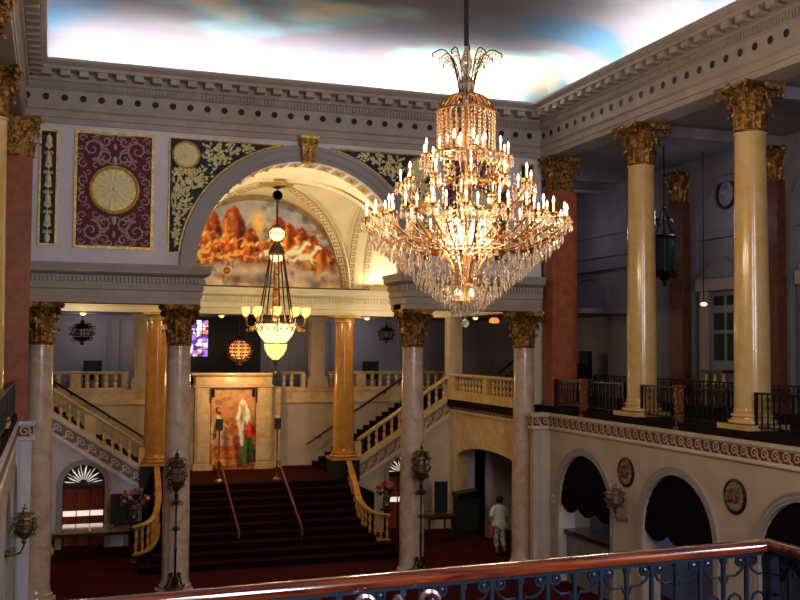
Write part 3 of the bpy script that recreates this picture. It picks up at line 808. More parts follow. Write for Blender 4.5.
# roundels on the arcade wall
for y, lab in ((20.3,'round coloured plaque between the first two arches right of the walking person'),(16.4,'round coloured plaque between the two nearer arches at right')):
    t = thing('wall_roundel', (12.5,y,-2.83), lab, 'wall plaque')
    MB().lathe([(.34,0),(.34,-.03),(.30,-.05),(.28,-.02),(.01,-.02)], (12.5,y,-2.83), 32, 'X').build('plaque_rim', M['bronze'], t)
    b = MB(); b.mat(0).lathe([(.28,-.022),(.01,-.03)], (12.5,y,-2.83), 28, 'X')
    rr = random.Random(2)
    b.mat(1)
    for i in range(14):
        a = 2*PI*i/14; b.ball((12.46, y+.245*math.cos(a), -2.83+.245*math.sin(a)), .022, 6, 4)
    b.build('plaque_field', [mat('pale_plaque', srgb(150,134,112), .6), mat('plaque_bead', srgb(120,98,78), .6)], t)
    b = MB()
    for i in range(26):
        a = rr.uniform(0,2*PI); q = .17*math.sqrt(rr.random()); b.mat(i%3).ball((12.455, y+q*math.cos(a), -2.83+q*math.sin(a)), rr.uniform(.025,.05), 7, 5, .8)
    b.build('plaque_relief', [M['wood_brown'], mat('terracotta', srgb(128,72,54), .6), mat('plaque_green', srgb(84,84,62), .6)], t)
# drapes, panels and counter inside the arches
for i, y in enumerate(ARCY[:3]):
    lab = ('black swagged drape in the far arch, above the counter', 'black swagged drape in the middle arch of the arcade', 'black swagged drape in the arch at the right edge')[i]
    b = MB(); V = []; n = 48
    A = [(1.275*math.cos(PI*k/n), -3.95+1.275*math.sin(PI*k/n)) for k in range(n+1)]
    rows = 5
    for k in range(n+1):
        u, zt = A[k]; zb = -4.06 - .18*abs(math.sin(3*PI*(u+1.27)/2.54)) + .05
        for j in range(rows+1):
            q = j/rows; V.append((12.555+.012*math.sin(k*2.1)+.01*math.sin(j*2), y+u, zt+(zb-zt)*q))
    F = [(k*(rows+1)+j, k*(rows+1)+j+1, (k+1)*(rows+1)+j+1, (k+1)*(rows+1)+j) for k in range(n) for j in range(rows)]
    b.idx(V, F)
    W = [(v[0]+.05, v[1], v[2]) for v in V]; b.idx(W, F)
    tag(b.build('swag_drape', M['drape'], None, off=(0,0,0)), lab, 'drape')
t = thing('bar_counter', (12.9,22.3,-6.0), 'long counter with dark top inside the far arch', 'counter')
MB().box(12.62,13.3,21.0,23.5,-4.75,-4.66).build('counter_top', M['wood_dark'], t)
b = MB(); b.box(12.7,13.2,21.02,23.48,-6.0,-4.75); 
for k in range(4): b.box(12.68,12.7,21.1+.6*k,21.6+.6*k,-5.6,-4.9)
b.build('counter_front', mat('grey_counter', srgb(120,112,118), .6), t)
b = MB(); b.box(14.2,14.35,10,25,-6.0,-2.2); struct(b.build('wall_right', mat('bluish_inner_wall', srgb(128,132,150), .7)))
t = thing('glazed_cabinet', (14.05,22.4,-6.0), 'dark glazed cabinet behind the counter', 'cabinet')
MB().box(13.9,14.18,22.0,22.9,-6.0,-3.4).build('cabinet_body', M['black'], t)
b = MB(); b.box(13.86,13.9,22.08,22.4,-5.2,-3.6); b.build('door', mat('teal_glass', srgb(70,110,116), .15), t)
b = MB(); b.box(13.86,13.9,22.5,22.82,-5.2,-3.6); b.build('door', mat('teal_glass2', srgb(60,96,104), .15), t)
t = thing('fire_alarm', (12.5,23.75,-3.93), 'small pale and red alarm box on the wall beside the far arch', 'alarm box')
MB().box(12.43,12.5,23.68,23.82,-4.03,-3.83).build('alarm_case', M['white_cloth'], t)
MB().box(12.42,12.43,23.70,23.75,-4.0,-3.86).build('alarm_plate', mat('alarm_red', srgb(180,60,50), .5), t)

# ------------------------------------------------------------------ vaulted bay
YB0, YB1, VX0, VX1 = 25.7, 31.3, 3.18, 8.92
vcx, vcy, vr, vry = (VX0+VX1)/2, (YB0+YB1)/2, (VX1-VX0)/2, (YB1-YB0)/2
VH = 2.87
def vz(x, y):
    a = math.sqrt(max(0, 1-((x-vcx)/vr)**2)); c = math.sqrt(max(0, 1-((y-vcy)/vry)**2)); return 1.85 + VH*max(a, c)
b = MB(); n = 72; V = []; 
gx = [vcx - vr*math.cos(PI*i/n) for i in range(n+1)]; gy = [vcy - vry*math.cos(PI*i/n) for i in range(n+1)]
b.idx([(x,y,vz(x,y)) for y in gy for x in gx], [(j*(n+1)+i, j*(n+1)+i+1, (j+1)*(n+1)+i+1, (j+1)*(n+1)+i) for j in range(n) for i in range(n)])
struct(b.build('ceiling', M['vault']))
def outline(fn, a0, a1, n, f0, f1, b, dz):
    pass
# ribs: diagonal groins with gold key bands
b = MB()
def diag(sx, sy):
    N = 40
    def pt(s, t, e):      # s 0..1 from corner to crown, t lateral
        a = PI*s/2
        x = vcx + sx*vr*math.cos(a); y = vcy + sy*vry*math.cos(a); z = 1.85+VH*math.sin(a)
        d = Vector((-sy*vry, sx*vr, 0)).normalized(); 
        inn = Vector((-sx*math.cos(a)*.7, -sy*math.cos(a)*.7, -math.sin(a))).normalized()
        p = Vector((x,y,z)) + d*t + inn*(e+.02); return p
    w = .36
    for i in range(N):
        for t0, t1 in ((-w/2,0),(0,w/2)):
            b.mat(0).face([pt(i/N,t0,.05),pt(i/N,t1,.05),pt((i+1)/N,t1,.05),pt((i+1)/N,t0,.05)])
        for t0 in (-w/2, w/2): b.mat(0).face([pt(i/N,t0,-.06),pt(i/N,t0,.05),pt((i+1)/N,t0,.05),pt((i+1)/N,t0,-.06)])
    L = PI/2*math.hypot(vr, VH)*.9
    b.mat(1); key_band(b, lambda s, t: pt(s/L, t-w/2, .058), L, w)
for sx in (-1,1):
    for sy in (-1,1): diag(sx, sy)
b.mat(1).lathe([(.5,-.02),(.48,-.08),(.3,-.1),(.12,-.16),(.02,-.16)], (vcx,vcy,4.70), 28)
struct(b.build('trim_14', [M['vault'], M['key_gold']]))
# side arches: broad transverse soffits, then the barrel running on over the aisles
b = MB(); cb = MB(True); nn_ = 64
for sg, X0, X1, X2 in ((1,VX1,VX1+.82,12.65),(-1,VX0,VX0-.82,-.75)):
    def sp(x, a, e=0): return (x, vcy+(vry-e)*math.cos(a), 1.85+(VH-e)*math.sin(a))
    for i in range(nn_):
        a0, a1 = PI*i/nn_, PI*(i+1)/nn_
        b.mat(0).face([sp(X0,a0,.06),sp(X1,a0,.06),sp(X1,a1,.06),sp(X0,a1,.06)])
        for x in (X0,X1): b.face([sp(x,a0,.06),sp(x,a0,-.1),sp(x,a1,-.1),sp(x,a1,.06)])
        cb.face([sp(X1,a0),sp(X2,a0),sp(X2,a1),sp(X1,a1)])
    for xa in (.04, .56):
        b.mat(1); key_band(b, lambda s, t: sp(X0+sg*(xa+t), s/2.85, .066), PI*2.85, .22)
    b.mat(1); key_band(b, lambda s, t: (X1+sg*(.12+s), 31.285, 1.96+t), 2.6, .22)
    cb.box(X2, X2+.1*sg, 25.6, 31.5, 1.2, 5)
struct(b.build('trim_27', [M['vault'], M['key_gold']])); struct(cb.build('ceiling', M['vault']))
b = MB(); b.box(9.75,12.65,31.29,31.45,1.8,2.4); b.box(-.75,2.36,31.29,31.45,1.8,2.4); struct(b.build('wall_far', M['vault']))
# inner entablature, dentils
PROF_IN = [(-.5,.98),(0,.98),(0,1.15),(.04,1.17),(.04,1.34),(.06,1.36),(.06,1.52),(.14,1.54),(.2,1.6),(.2,1.68),(.24,1.74),(.24,1.8),(-.5,1.8)]
b = MB(); pth = [(12.6,31.35,0),(-.7,31.35,0)]; b.sweep(pth, PROF_IN)
for p, d, n_ in along(pth[0], pth[1], .10):
    q = p + n_*.09; b.cbox((q.x,q.y,1.44), .055, .07, .12)
struct(b.build('trim_16', M['vault']))
# mural lunette
cv_ = Canvas(230, 130, vcx-2.82, vcx+2.82, 1.85, 1.85+2.82, (150,150,160))
def mural(c):
    U, V = c.U-vcx, c.V-1.85
    n1 = c.noise(1.2, 1); n2 = c.noise(2.6, 2); n3 = c.noise(6, 3)
    c.mix(np.clip(.2+1.6*(n1-.5)+(V-1.2)*.1,0,1), (190,186,176)); c.mix(np.clip((n2-.45)*4,0,1)*.85, (96,98,112)); c.ell(vcx+.0, 1.85+2.0, .35, .6, (236,190,110), .1, .9)
    c.mix(np.clip((n2-.45)*3,0,1)*np.clip(1.6-V,0,1)*.8, (232,196,140))
    rocks = [(-2.25,1.35,.36,1.2),(-1.8,1.95,.30,1.25),(-1.42,1.8,.26,1.1),(-.72,1.95,.28,1.0),(-.2,1.5,.2,.6),(.72,1.75,.24,.85),(1.05,1.6,.22,.8),(1.45,1.5,.20,.8),(1.8,1.25,.26,.8),(2.2,.95,.28,.7)]
    c.mix(np.clip((1.75-V-.25*np.abs(U+.3))*3,0,1)*np.clip((V-.55)*4,0,1)*np.clip(.3+(n2-.35)*3,0,1), (150,76,34))
    for (x,y,w,h) in rocks:
        w *= 1.3
        lum = np.clip(.5+(n3-.5)*2.2,0,1)
        c.poly([(x-w,y-h*.8),(x-w*1.05,y+h*.1),(x-w*.6,y+h*.42),(x-w*.1,y+h*.56),(x+w*.4,y+h*.38),(x+w*.9,y+h*.0),(x+w*1.1,y-h*.8)][0:], (188,98,34)) if False else None
        P = [(vcx+a, 1.85+b_) for a, b_ in [(x-w,y-h*.9),(x-w*1.05,y+h*.1),(x-w*.6,y+h*.42),(x-w*.1,y+h*.56),(x+w*.4,y+h*.38),(x+w*.9,y),(x+w*1.1,y-h*.9)]]
        c.poly(P, (176,84,28), wob=.04)
        P2 = [(vcx+a, 1.85+b_) for a, b_ in [(x-w*.8,y-h*.8),(x-w*.9,y+h*.05),(x-w*.5,y+h*.35),(x-w*.2,y+h*.3),(x-w*.15,y-h*.8)]]
        c.poly(P2, (222,138,52), wob=.04)
        P3 = [(vcx+a, 1.85+b_) for a, b_ in [(x+w*.5,y-h*.8),(x+w*.3,y+h*.2),(x+w*.75,y-h*.02),(x+w*1.0,y-h*.8)]]
        c.poly(P3, (100,44,22), wob=.03)
    # lower mist and ground
    c.mix(np.clip(.85-V,0,.6)/.35*np.clip(.4+(n2-.4)*2,0,1), (198,180,160)); c.mix(np.clip(.45-V,0,.3)/.3*np.clip((n1-.42)*5,0,1), (104,88,92))
    c.mix(np.clip(.3-V,0,.3)/.3*np.clip((n2-.5)*5,0,1), (214,186,140))
    rr = random.Random(9)
    def horse(x, y, s, col, dark, flip=1):
        X = vcx+x; Y = 1.85+y
        c.ell(X, Y, .24*s, .115*s, dark, .15*flip, .3); c.ell(X-.02*flip*s, Y+.015, .22*s, .095*s, col, .15*flip, .4)
        c.line((X+flip*.16*s,Y+.04*s),(X+flip*.30*s,Y+.24*s), .065*s, col); c.ell(X+flip*.36*s, Y+.25*s, .10*s, .045*s, col, -.5*flip, .3)
        c.line((X+flip*.13*s,Y+.12*s),(X+flip*.25*s,Y+.30*s), .03*s, dark)
        for lx, kx, ky, fx, fy in ((.17,.30,-.08,.24,-.22),(.14,.22,-.16,.34,-.20),(-.17,-.24,-.14,-.16,-.28),(-.19,-.32,-.10,-.34,-.26)):
            c.line((X+flip*lx*s,Y-.02*s),(X+flip*kx*s,Y+ky*s), .032*s, col); c.line((X+flip*kx*s,Y+ky*s),(X+flip*fx*s,Y+fy*s), .020*s, dark)
        c.line((X-flip*.22*s,Y+.04*s),(X-flip*.38*s,Y-.04*s), .03*s, dark)
    c.mix(.6*np.clip((n3-.52)*8,0,1)*np.clip((V-.7)*4,0,1)*np.clip((2.2-V)*3,0,1)*.55, (86,40,20)); c.mix(np.clip((c.noise(9,8)-.62)*9,0,1)*np.clip((V-.6)*4,0,1)*np.clip((2.0-V)*3,0,1)*.6, (248,196,96))
    W, G = (246,230,196), (176,150,120)
    for x, y, s, f in ((-2.35,1.0,1.2,-1),(-2.0,.85,1.35,1),(-1.55,1.05,1.35,1),(-1.2,.9,1.3,-1),(-.65,1.0,1.3,1)): horse(x,y,s,(240,176,92),(150,78,34),f)
    for x, y, s, f in ((.35,1.05,1.2,1),(.8,.92,1.35,1),(1.15,1.08,1.3,1),(1.5,.95,1.35,1)): horse(x,y,s,W,G,f)
    for x, y in ((-1.95,1.35),(-1.55,1.5),(-1.2,1.3),(-.95,1.45),(-.35,1.2),(.1,1.25),(-2.3,1.3),(.5,1.4),(-.7,1.3),(-1.4,1.2)):
        X = vcx+x; Y = 1.85+y
        c.ell(X, Y+.16, .045, .055, (214,150,96)); c.ell(X, Y, .08, .15, (226,120,48), .2); c.line((X,Y+.08),(X+.18,Y+.18), .025, (232,170,110)); c.line((X-.02,Y-.1),(X-.1,Y-.28), .04, (170,80,40)); c.line((X+.02,Y-.1),(X+.1,Y-.28), .04, (200,110,60))
        c.ell(X-.12, Y+.08, .12, .05, (240,200,120), 1.0)
    for wx in (-1.6,-.95): 
        X = vcx+wx; c.ell(X,1.85+.46,.16,.16,(236,180,80),0,.15); c.ell(X,1.85+.46,.12,.12,(120,70,40),0,.2); c.ell(X,1.85+.46,.04,.04,(240,190,90))
    c.mix((n3-.62)*4*.5*(V<1.6), (90,44,24))
mural(cv_); cv_.finish(1, .09, 8, 1.25)
mu = cv_.build('mural', lambda u,v: (u, 31.28, v), None, keep=lambda U,V: ((U-vcx)**2+(V-1.85)**2) < 2.83**2)
# the plaster lunette carrying the mural, so that it has thickness
b = MB(); P = [(vcx+2.9*math.cos(PI*i/40), 1.85+2.9*math.sin(PI*i/40)) for i in range(41)]; b.prism(P, FY(31.3), 0, .2); struct(b.build('wall_far', M['vault']))
tag(mu, 'half-round painted mural of horses, figures and orange rocks behind the arch', 'mural')
b = MB()
key_band(b, lambda s, t: (vcx+(2.86-t)*math.cos(s/2.8), 31.26, 1.85+(2.86-t)*math.sin(s/2.8)), PI*2.8, .12)
fr = [(vcx+2.86*math.cos(PI*i/40), 31.24, 1.85+2.86*math.sin(PI*i/40)) for i in range(41)]; b.tube(fr, .04, 6)
b.tube([(vcx+2.72*math.cos(PI*i/40), 31.25, 1.85+2.72*math.sin(PI*i/40)) for i in range(41)], .02, 5)
struct(b.build('trim_17', M['key_gold']))
# aisle ceilings and upper floor over the side bays
b = MB(); b.box(-5.2,-1.2,25.7,31.3,1.0,1.15); b.box(13.1,16.8,25.7,31.3,1.0,1.15); b.box(-5.2,16.8,31.4,37.6,1.05,1.2); struct(b.build('ceiling', GC))

# amber inner columns
for x, lab in ((3.04,'amber marble column at the left head of the grand stairs'),(8.96,'amber marble column at the right head of the grand stairs')):
    t = thing('marble_column', (x,31.5,-3.62), lab, 'column')
    base_mb(.33,.28).build('column_base', M['marble_amber'], t, off=(0,0,0))
    shaft_mb(.33,.29,.28,4.36).build('shaft', M['marble_amber'], t, off=(0,0,0))
    b = MB(); b.lathe([(.29,4.36),(.33,4.38),(.33,4.42),(.3,4.44),(.31,4.48),(.38,4.53),(.4,4.55)], n=32); b.box(-.42,.42,-.42,.42,4.53,4.60); b.build('capital', M['gold_bright'], t, off=(0,0,0))
# ------------------------------------------------------------------ stairs
ZL = -4.2
b = MB()
N = 10; run = .39
for i in range(N):
    z1 = -6.0 + (i+1)*.18; y0 = 27.4 + i*run
    w = 2.98 + (.75 if i == 0 else .4 if i == 1 else 0)
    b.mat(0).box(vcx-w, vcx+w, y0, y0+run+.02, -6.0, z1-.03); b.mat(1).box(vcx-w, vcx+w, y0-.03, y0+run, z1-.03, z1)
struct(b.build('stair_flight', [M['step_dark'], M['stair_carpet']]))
b = MB(); b.mat(1).box(2.72,9.38,31.3,35.0,ZL-.1,ZL); b.mat(0).box(2.72,9.38,31.32,35.0,-6.0,ZL-.1)
b.mat(0).box(2.68,vcx-2.98,29.6,31.3,-6.0,-4.45); b.box(vcx+2.98,9.42,29.6,31.3,-6.0,-4.45)
struct(b.build('stair_landing', [M['step_dark'], M['carpet']]))
for x in (3.04,8.96):
    b = MB(); b.box(x-.44,x+.44,31.1,31.94,ZL-.1,-3.62); struct(b.build('trim_18', M['black'] ))
# side flights in the plane of the far wall
for sg, nm in ((1,'right'),(-1,'left')):
    X = lambda u: vcx + sg*u       # u from the stair axis
    top = lambda u: -3.75 + (u-3.34)*.65
    b = MB()
    for i in range(17):
        z1 = ZL + (i+1)*.153; u0 = 2.75+i*.235
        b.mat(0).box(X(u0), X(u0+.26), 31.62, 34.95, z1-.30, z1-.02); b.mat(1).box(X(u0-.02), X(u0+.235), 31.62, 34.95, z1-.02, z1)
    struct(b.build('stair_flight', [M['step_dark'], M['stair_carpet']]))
    wf = lambda u,z,d: (X(u), 31.45+d, z)
    b = MB(); arched_wall(b, wf, 3.34, 6.62, -6.0, lambda u: top(u)-.55, [(5.04,.60,-4.16,-6.0,.60)], 0, .17)
    struct(b.build('wall_far', M['plaster_warm'] if sg > 0 else M['plaster']))
    b = MB(); archivolt(b, wf, 5.04, -4.16, .60, .76, 0, -.06, -6.0); struct(b.build('trim_19', M['trim']))
    # stringer with running scroll
    b = MB(); P = [(3.34,top(3.34)-.6),(6.62,top(6.62)-.6),(6.62,top(6.62)),(3.34,top(3.34))]
    b.mat(0).prism(P, wf, -.06, .17); b.prism([(3.34,top(3.34)-.66),(6.62,top(6.62)-.66),(6.62,top(6.62)-.55),(3.34,top(3.34)-.55)], wf, -.10, 0)
    b.prism([(3.34,top(3.34)-.08),(6.62,top(6.62)-.08),(6.62,top(6.62)),(3.34,top(3.34))], wf, -.09, .2)
    L = 3.28; t0, t1 = -.50, -.12
    g = lambda s, t, e=0: wf(3.34+s, top(3.34+s)+t0+t, -.064-e)
    b.mat(1).face([g(0,0),g(L,0),g(L,t1-t0),g(0,t1-t0)]); b.mat(2); wave_band(b, lambda s,t: g(s,t,.01), L, t1-t0, .34, rev=(sg < 0))
    sm = M['plaster_warm'] if sg > 0 else M['plaster']
    struct(b.build('trim_20', [sm, mat('brown_band_'+nm, srgb(136,110,90), .7), sm]))
# ------------------------------------------------------------------ stone balustrades
def baluster_mesh(h, r, m, name='baluster'):
    b = MB(); pr = [(r*1.0,0),(r*1.0,.06*h),(r*.55,.09*h),(r*.7,.14*h),(r*1.0,.30*h),(r*.8,.42*h),(r*.42,.5*h),(r*.8,.58*h),(r*1.0,.70*h),(r*.7,.86*h),(r*.55,.91*h),(r*1.0,.94*h),(r*1.0,h)]
    b.lathe(pr, n=10); return b.mesh(name, m)
def balustrade(path, h, spacing, label, m, r=.06, peds=(), rail=.10, base=.08, wid=.13, group=None, skip_rail=False):
    """path = points of the foot line; h = total height"""
    P = [Vector(p) for p in path]; o = P[0]
    t = thing('stone_balustrade', tuple(o), label, 'balustrade', group)
    hb = h-rail-base
    MB().sweep(path, [(-wid,0),(wid,0),(wid,base),(-wid,base)]).build('foot_rail', m, t)
    z0 = h-rail
    MB().sweep(path, [(-wid*.8,z0),(wid*.8,z0),(wid*1.1,z0+rail*.35),(wid*1.15,z0+rail*.8),(wid*.95,h),(-wid*.95,h),(-wid*1.15,z0+rail*.8),(-wid*1.1,z0+rail*.35)]).build('handrail', m, t)
    seg = [(P[i+1]-P[i]).length for i in range(len(P)-1)]; L = sum(seg)
    def at(s):
        for i, l in enumerate(seg):
            if s <= l or i == len(seg)-1: return P[i].lerp(P[i+1], min(1, s/l)), math.atan2(P[i+1].y-P[i].y, P[i+1].x-P[i].x)
            s -= l
    me = baluster_mesh(hb, r, m); 
    for s, pw in peds:
        p, a = at(s*L); b = MB(); b.cbox((p.x,p.y,p.z+h/2-rail/2+.0), pw, wid*1.9, h-rail*.9, a); b.cbox((p.x,p.y,p.z+h/2), pw*.7, wid*2.05, (h-rail)*.7, a); b.build('pedestal', m, t)
    n = max(2, int(round(L/spacing)))
    for i in range(n):
        s = (i+.5)*L/n
        if any(abs(s-q*L) < pw/2+spacing*.3 for q, pw in peds): continue
        p, a = at(s); inst('baluster', me, t, tuple(p-o+Vector((0,0,base-.01))))
    return t
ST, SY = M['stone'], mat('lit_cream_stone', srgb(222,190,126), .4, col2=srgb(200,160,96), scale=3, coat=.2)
topz = lambda u: -3.75 + (u-3.34)*.65
balustrade([(vcx+3.38,31.5,topz(3.38)),(vcx+6.5,31.5,topz(6.5))], .74, .30, 'sloping stone balustrade of the right side flight, rising to the right', SY, peds=((.0,.22),))
balustrade([(vcx-3.38,31.5,topz(3.38)),(vcx-6.6,31.5,topz(6.6))], .74, .30, 'sloping stone balustrade of the left side flight, above the fanlight door', SY, peds=((.0,.22),(.47,.34)))
balustrade([(12.62,25.45,-1.72),(12.62,31.15,-1.72)], .84, .26, 'level stone balustrade right of the stairs beside the marble column', SY, peds=((.04,.3),(.5,.3),(.97,.3)), base=.26)
balustrade([(-.62,31.15,-1.72),(-.62,25.45,-1.72)], .84, .26, 'level stone balustrade of the left bay, hidden mostly behind the leftmost marble column', SY, peds=((.04,.3),(.5,.3),(.97,.3)), base=.26)
ledge('trim_21', [(12.62,25.3,0),(12.62,31.4,0)])
ledge('trim_22', [(-.62,31.4,0),(-.62,25.3,0)], m=M['plaster'])
# curving stair balustrades
def curve_bal(pts, label):
    # smooth the polyline
    P = [Vector(p) for p in pts]; out = []
    for i in range(len(P)-1):
        p0 = P[max(0,i-1)]; p1 = P[i]; p2 = P[i+1]; p3 = P[min(len(P)-1,i+2)]
        for k in range(5):
            t = k/5; out.append(.5*((2*p1)+(p2-p0)*t+(2*p0-5*p1+4*p2-p3)*t*t+(3*p1-p0-3*p2+p3)*t**3))
    out.append(P[-1])
    return balustrade([(p.x,p.y,p.z-.08) for p in out], .80, .18, label, M['stone_yellow'], r=.05, wid=.075, rail=.075, base=.06)
curve_bal([(9.02,31.05,-4.35),(8.92,30.0,-4.85),(8.80,29.1,-5.24),(8.90,28.65,-5.45),(9.15,28.4,-5.58),(9.5,28.3,-5.62)], 'curving honey-coloured balustrade down the right side of the grand stairs')
curve_bal([(3.06,31.05,-4.35),(3.02,30.2,-4.72),(2.97,29.5,-5.06),(2.85,28.95,-5.36),(2.6,28.55,-5.54),(2.2,28.4,-5.62)], 'curving honey-coloured balustrade down the left side of the grand stairs')
# ------------------------------------------------------------------ balcony wall behind the landing
b = MB(); b.mat(0).box(-3,4.6,35.0,35.3,-4.3,-1.95); b.box(7.25,15,35.0,35.3,-4.3,-1.95); b.box(4.5,7.4,35.0,35.3,-4.3,-1.5)
b.mat(1).box(-3,4.5,34.93,35.3,-1.95,-1.55); b.box(7.4,15,34.93,35.3,-1.95,-1.55)
for x0, x1 in ((-3,4.5),(7.4,15)): b.box(x0,x1,34.86,35.34,-1.6,-1.5); b.box(x0,x1,34.9,34.95,-2.0,-1.93)
struct(b.build('wall_far', [M['plaster_warm'], ST]))
for x, lab in ((2.9,'cream stone pier on the upper balcony behind the left amber column'),(8.97,'cream stone pier on the upper balcony left of the right amber column')):
    t = thing('stone_pier', (x,35.1,-1.5), lab, 'pier')
    b = MB(); b.box(x-.36,x+.36,34.82,35.4,-1.5,-1.2); b.box(x-.32,x+.32,34.86,35.38,-1.2,-1.1); b.build('pier_base', M['plaster_warm'], t)
    b = MB(); b.box(x-.25,x+.25,34.92,35.35,-1.1,.85); b.box(x-.16,x+.16,34.90,35.0,-.9,.7); b.build('pier_shaft', M['plaster_warm'], t)
    b = MB(); b.box(x-.29,x+.29,34.88,35.38,.85,.93); b.box(x-.34,x+.34,34.82,35.4,.93,1.04); b.build('capital', M['plaster_warm'], t)
balustrade([(-2,35.1,-1.5),(2.5,35.1,-1.5)], .60, .30, 'stone balustrade of the upper balcony at left, below the hanging lantern', ST, r=.085, peds=((.62,.34),(.97,.2)), rail=.09, base=.05)
balustrade([(7.65,35.1,-1.5),(8.50,35.1,-1.5)], .60, .26, 'short stone balustrade between the painted niche and the cream pier', ST, r=.075, peds=((.97,.14),), rail=.09, base=.05)
balustrade([(9.35,35.1,-1.5),(14,35.1,-1.5)], .60, .30, 'stone balustrade of the upper balcony right of the cream pier', ST, r=.085, peds=((.27,.34),(.65,.34)), rail=.09, base=.05)
balustrade([(3.32,35.1,-1.5),(4.25,35.1,-1.5)], .60, .26, 'short stone balustrade left of the painted niche, beside the marble column', ST, r=.075, peds=((.97,.14),), rail=.09, base=.05)
# central block with niche
t = thing('stone_altar_block', (5.93,34.4,-4.2), 'tall cream stone block on the landing framing a painting', 'stone block')
b = MB(); b.box(4.62,5.12,34.4,35.0,-4.0,-1.45); b.box(6.69,7.22,34.4,35.0,-4.0,-1.45); b.box(5.12,6.69,34.46,35.0,-4.2,-1.45)
b.box(4.55,5.2,34.34,35.0,-4.2,-4.0); b.box(6.62,7.3,34.34,35.0,-4.2,-4.0)
for x0, x1 in ((4.68,5.05),(6.76,7.15)): b.box(x0,x1,34.36,34.4,-3.9,-1.6)
b.build('block_body', ST, t)
b = MB(); b.sweep([(7.22,35.0,0),(7.22,34.4,0),(4.62,34.4,0),(4.62,35.0,0)][::-1], [(0,-1.45),(-.06,-1.42),(-.06,-1.36),(0,-1.34),(0,-1.08),(-.08,-1.05),(-.14,-.99),(-.14,-.93),(.3,-.93),(.3,-1.45)]); b.box(4.7,7.1,34.5,35,-1.4,-.93); b.build('block_cornice', ST, t)
for x0, x1 in ((4.32,4.62),(7.22,7.58)):
    b = MB()
    for k in range(9): b.box(x0+.01*(k%2),x1-.01*(k%2),34.62,34.99,-4.2+.31*k,-4.2+.31*k+.29)
    b.box(x0+.02,x1-.02,34.66,34.99,-4.2,-1.42); b.build('side_quoin', ST, t)
b = MB()
for x, s in ((5.12,1),(6.69,-1)):
    for k in range(3): b.tube([(x+s*(.04+p), 34.38, -1.5-.08*k+q) for p, q in spiral(.06,-.04,.06,.015,PI/2,1.3*s,12)], .018, 4)
    b.box(x-.02,x+.02,34.36,34.42,-1.95,-1.46)
b.box(5.12,6.69,34.37,34.42,-1.5,-1.45); b.build('bracket_ornament', M['bronze'], t)
cp = Canvas(110,190,5.12,6.69,-4.2,-1.47,(176,120,70))
def painting(c):
    U, V = (c.U-5.905)/.785, (c.V+4.2)/2.73     # -1..1, 0..1
    n1 = c.noise(2.5,4); n2 = c.noise(7,5)
    c.mix(np.clip((V-.35)*1.6+(n1-.5),0,1), (206,164,116)); c.mix(np.clip((n1-.5)*4,0,.7), (150,96,60)); c.mix(np.clip((V-.8)*4,0,1)*.5, (150,120,96))
    x = lambda u: 5.905+u*.785
    z = lambda v: -4.2+v*2.73
    def P(pts, col, wob=.05): c.poly([(x(a),z(b_)) for a,b_ in pts], col, wob)
    P([(-1,.02),(-1,.33),(-.6,.30),(-.2,.34),(.3,.30),(.7,.22),(1,.25),(1,.02)], (172,98,42)); c.mix(np.clip((n2-.5)*5,0,1)*(V<.33), (226,170,90)); c.mix(np.clip((n2-.6)*6,0,1)*(V<.3), (110,56,26))
    P([(-.9,.08),(-.8,.16),(.2,.17),(.6,.12),(.6,.07),(-.3,.05)], (220,160,84)); P([(-.9,.14),(-.3,.24),(.5,.2),(.8,.14),(0,.12)], (196,120,56))
    # seated man with beard, cream robe, at left
    P([(-.98,.34),(-.95,.52),(-.86,.64),(-.72,.68),(-.56,.66),(-.42,.56),(-.30,.46),(-.1,.42),(-.02,.36),(-.2,.30),(-.6,.29)], (216,188,150)); P([(-.9,.36),(-.8,.58),(-.7,.6),(-.72,.4)], (178,140,104)); P([(-.5,.36),(-.4,.5),(-.15,.42),(-.1,.36)], (188,146,104))
    c.line((x(-.55),z(.60)),(x(-.2),z(.52)),.035,(214,172,128)); c.line((x(-.2),z(.52)),(x(-.1),z(.58)),.022,(206,150,110))
    c.ell(x(-.66),z(.735),.085,.115,(84,44,26)); c.ell(x(-.62),z(.735),.06,.085,(206,152,110)); c.ell(x(-.60),z(.70),.055,.055,(96,52,30))
    # standing woman in white veil, orange sash, green skirt at right
    P([(.30,.06),(.34,.3),(.40,.46),(.5,.5),(.8,.5),(.9,.3),(.95,.08)], (92,110,66)); P([(.5,.08),(.55,.4),(.66,.42),(.64,.08)], (126,140,84))
    P([(.40,.44),(.44,.58),(.62,.68),(.92,.62),(.95,.44),(.7,.38)], (232,84,30)); P([(.22,.52),(.12,.64),(.22,.74),(.28,.82),(.40,.88),(.54,.84),(.70,.74),(.9,.64),(.92,.52),(.66,.6),(.54,.44),(.44,.28),(.28,.3)], (236,220,190)); P([(.5,.6),(.44,.44),(.5,.4),(.58,.58)], (180,160,130)); P([(.26,.6),(.34,.72),(.42,.6),(.34,.5)], (200,176,140))
    c.ell(x(.36),z(.79),.07,.09,(214,160,120)); c.ell(x(.42),z(.82),.08,.09,(232,220,198)); c.ell(x(.36),z(.785),.05,.07,(214,160,120)); c.line((x(.3),z(.62)),(x(.1),z(.55)),.03,(210,156,116))
    c.ell(x(.12),z(.47),.12,.10,(198,110,60)); c.ell(x(.12),z(.53),.06,.04,(150,76,40)); P([(-.12,.3),(-.1,.42),(.3,.42),(.3,.3)], (190,132,80))
    c.mix(np.clip(1-(1-np.abs(U))*9,0,1)*.6, (90,60,36))
painting(cp); cp.finish(1, .08, 9, 1.35)
pp = cp.build('religious_painting', lambda u,v: (u,34.44,v), None)
tag(pp, 'painting of a bearded seated man and a veiled woman, set in the stone block', 'painting'); pp.name = 'figure_painting'
MB().box(5.12,6.69,34.445,34.46,-4.2,-1.47).build('painting_backing', M['bronze'], t)

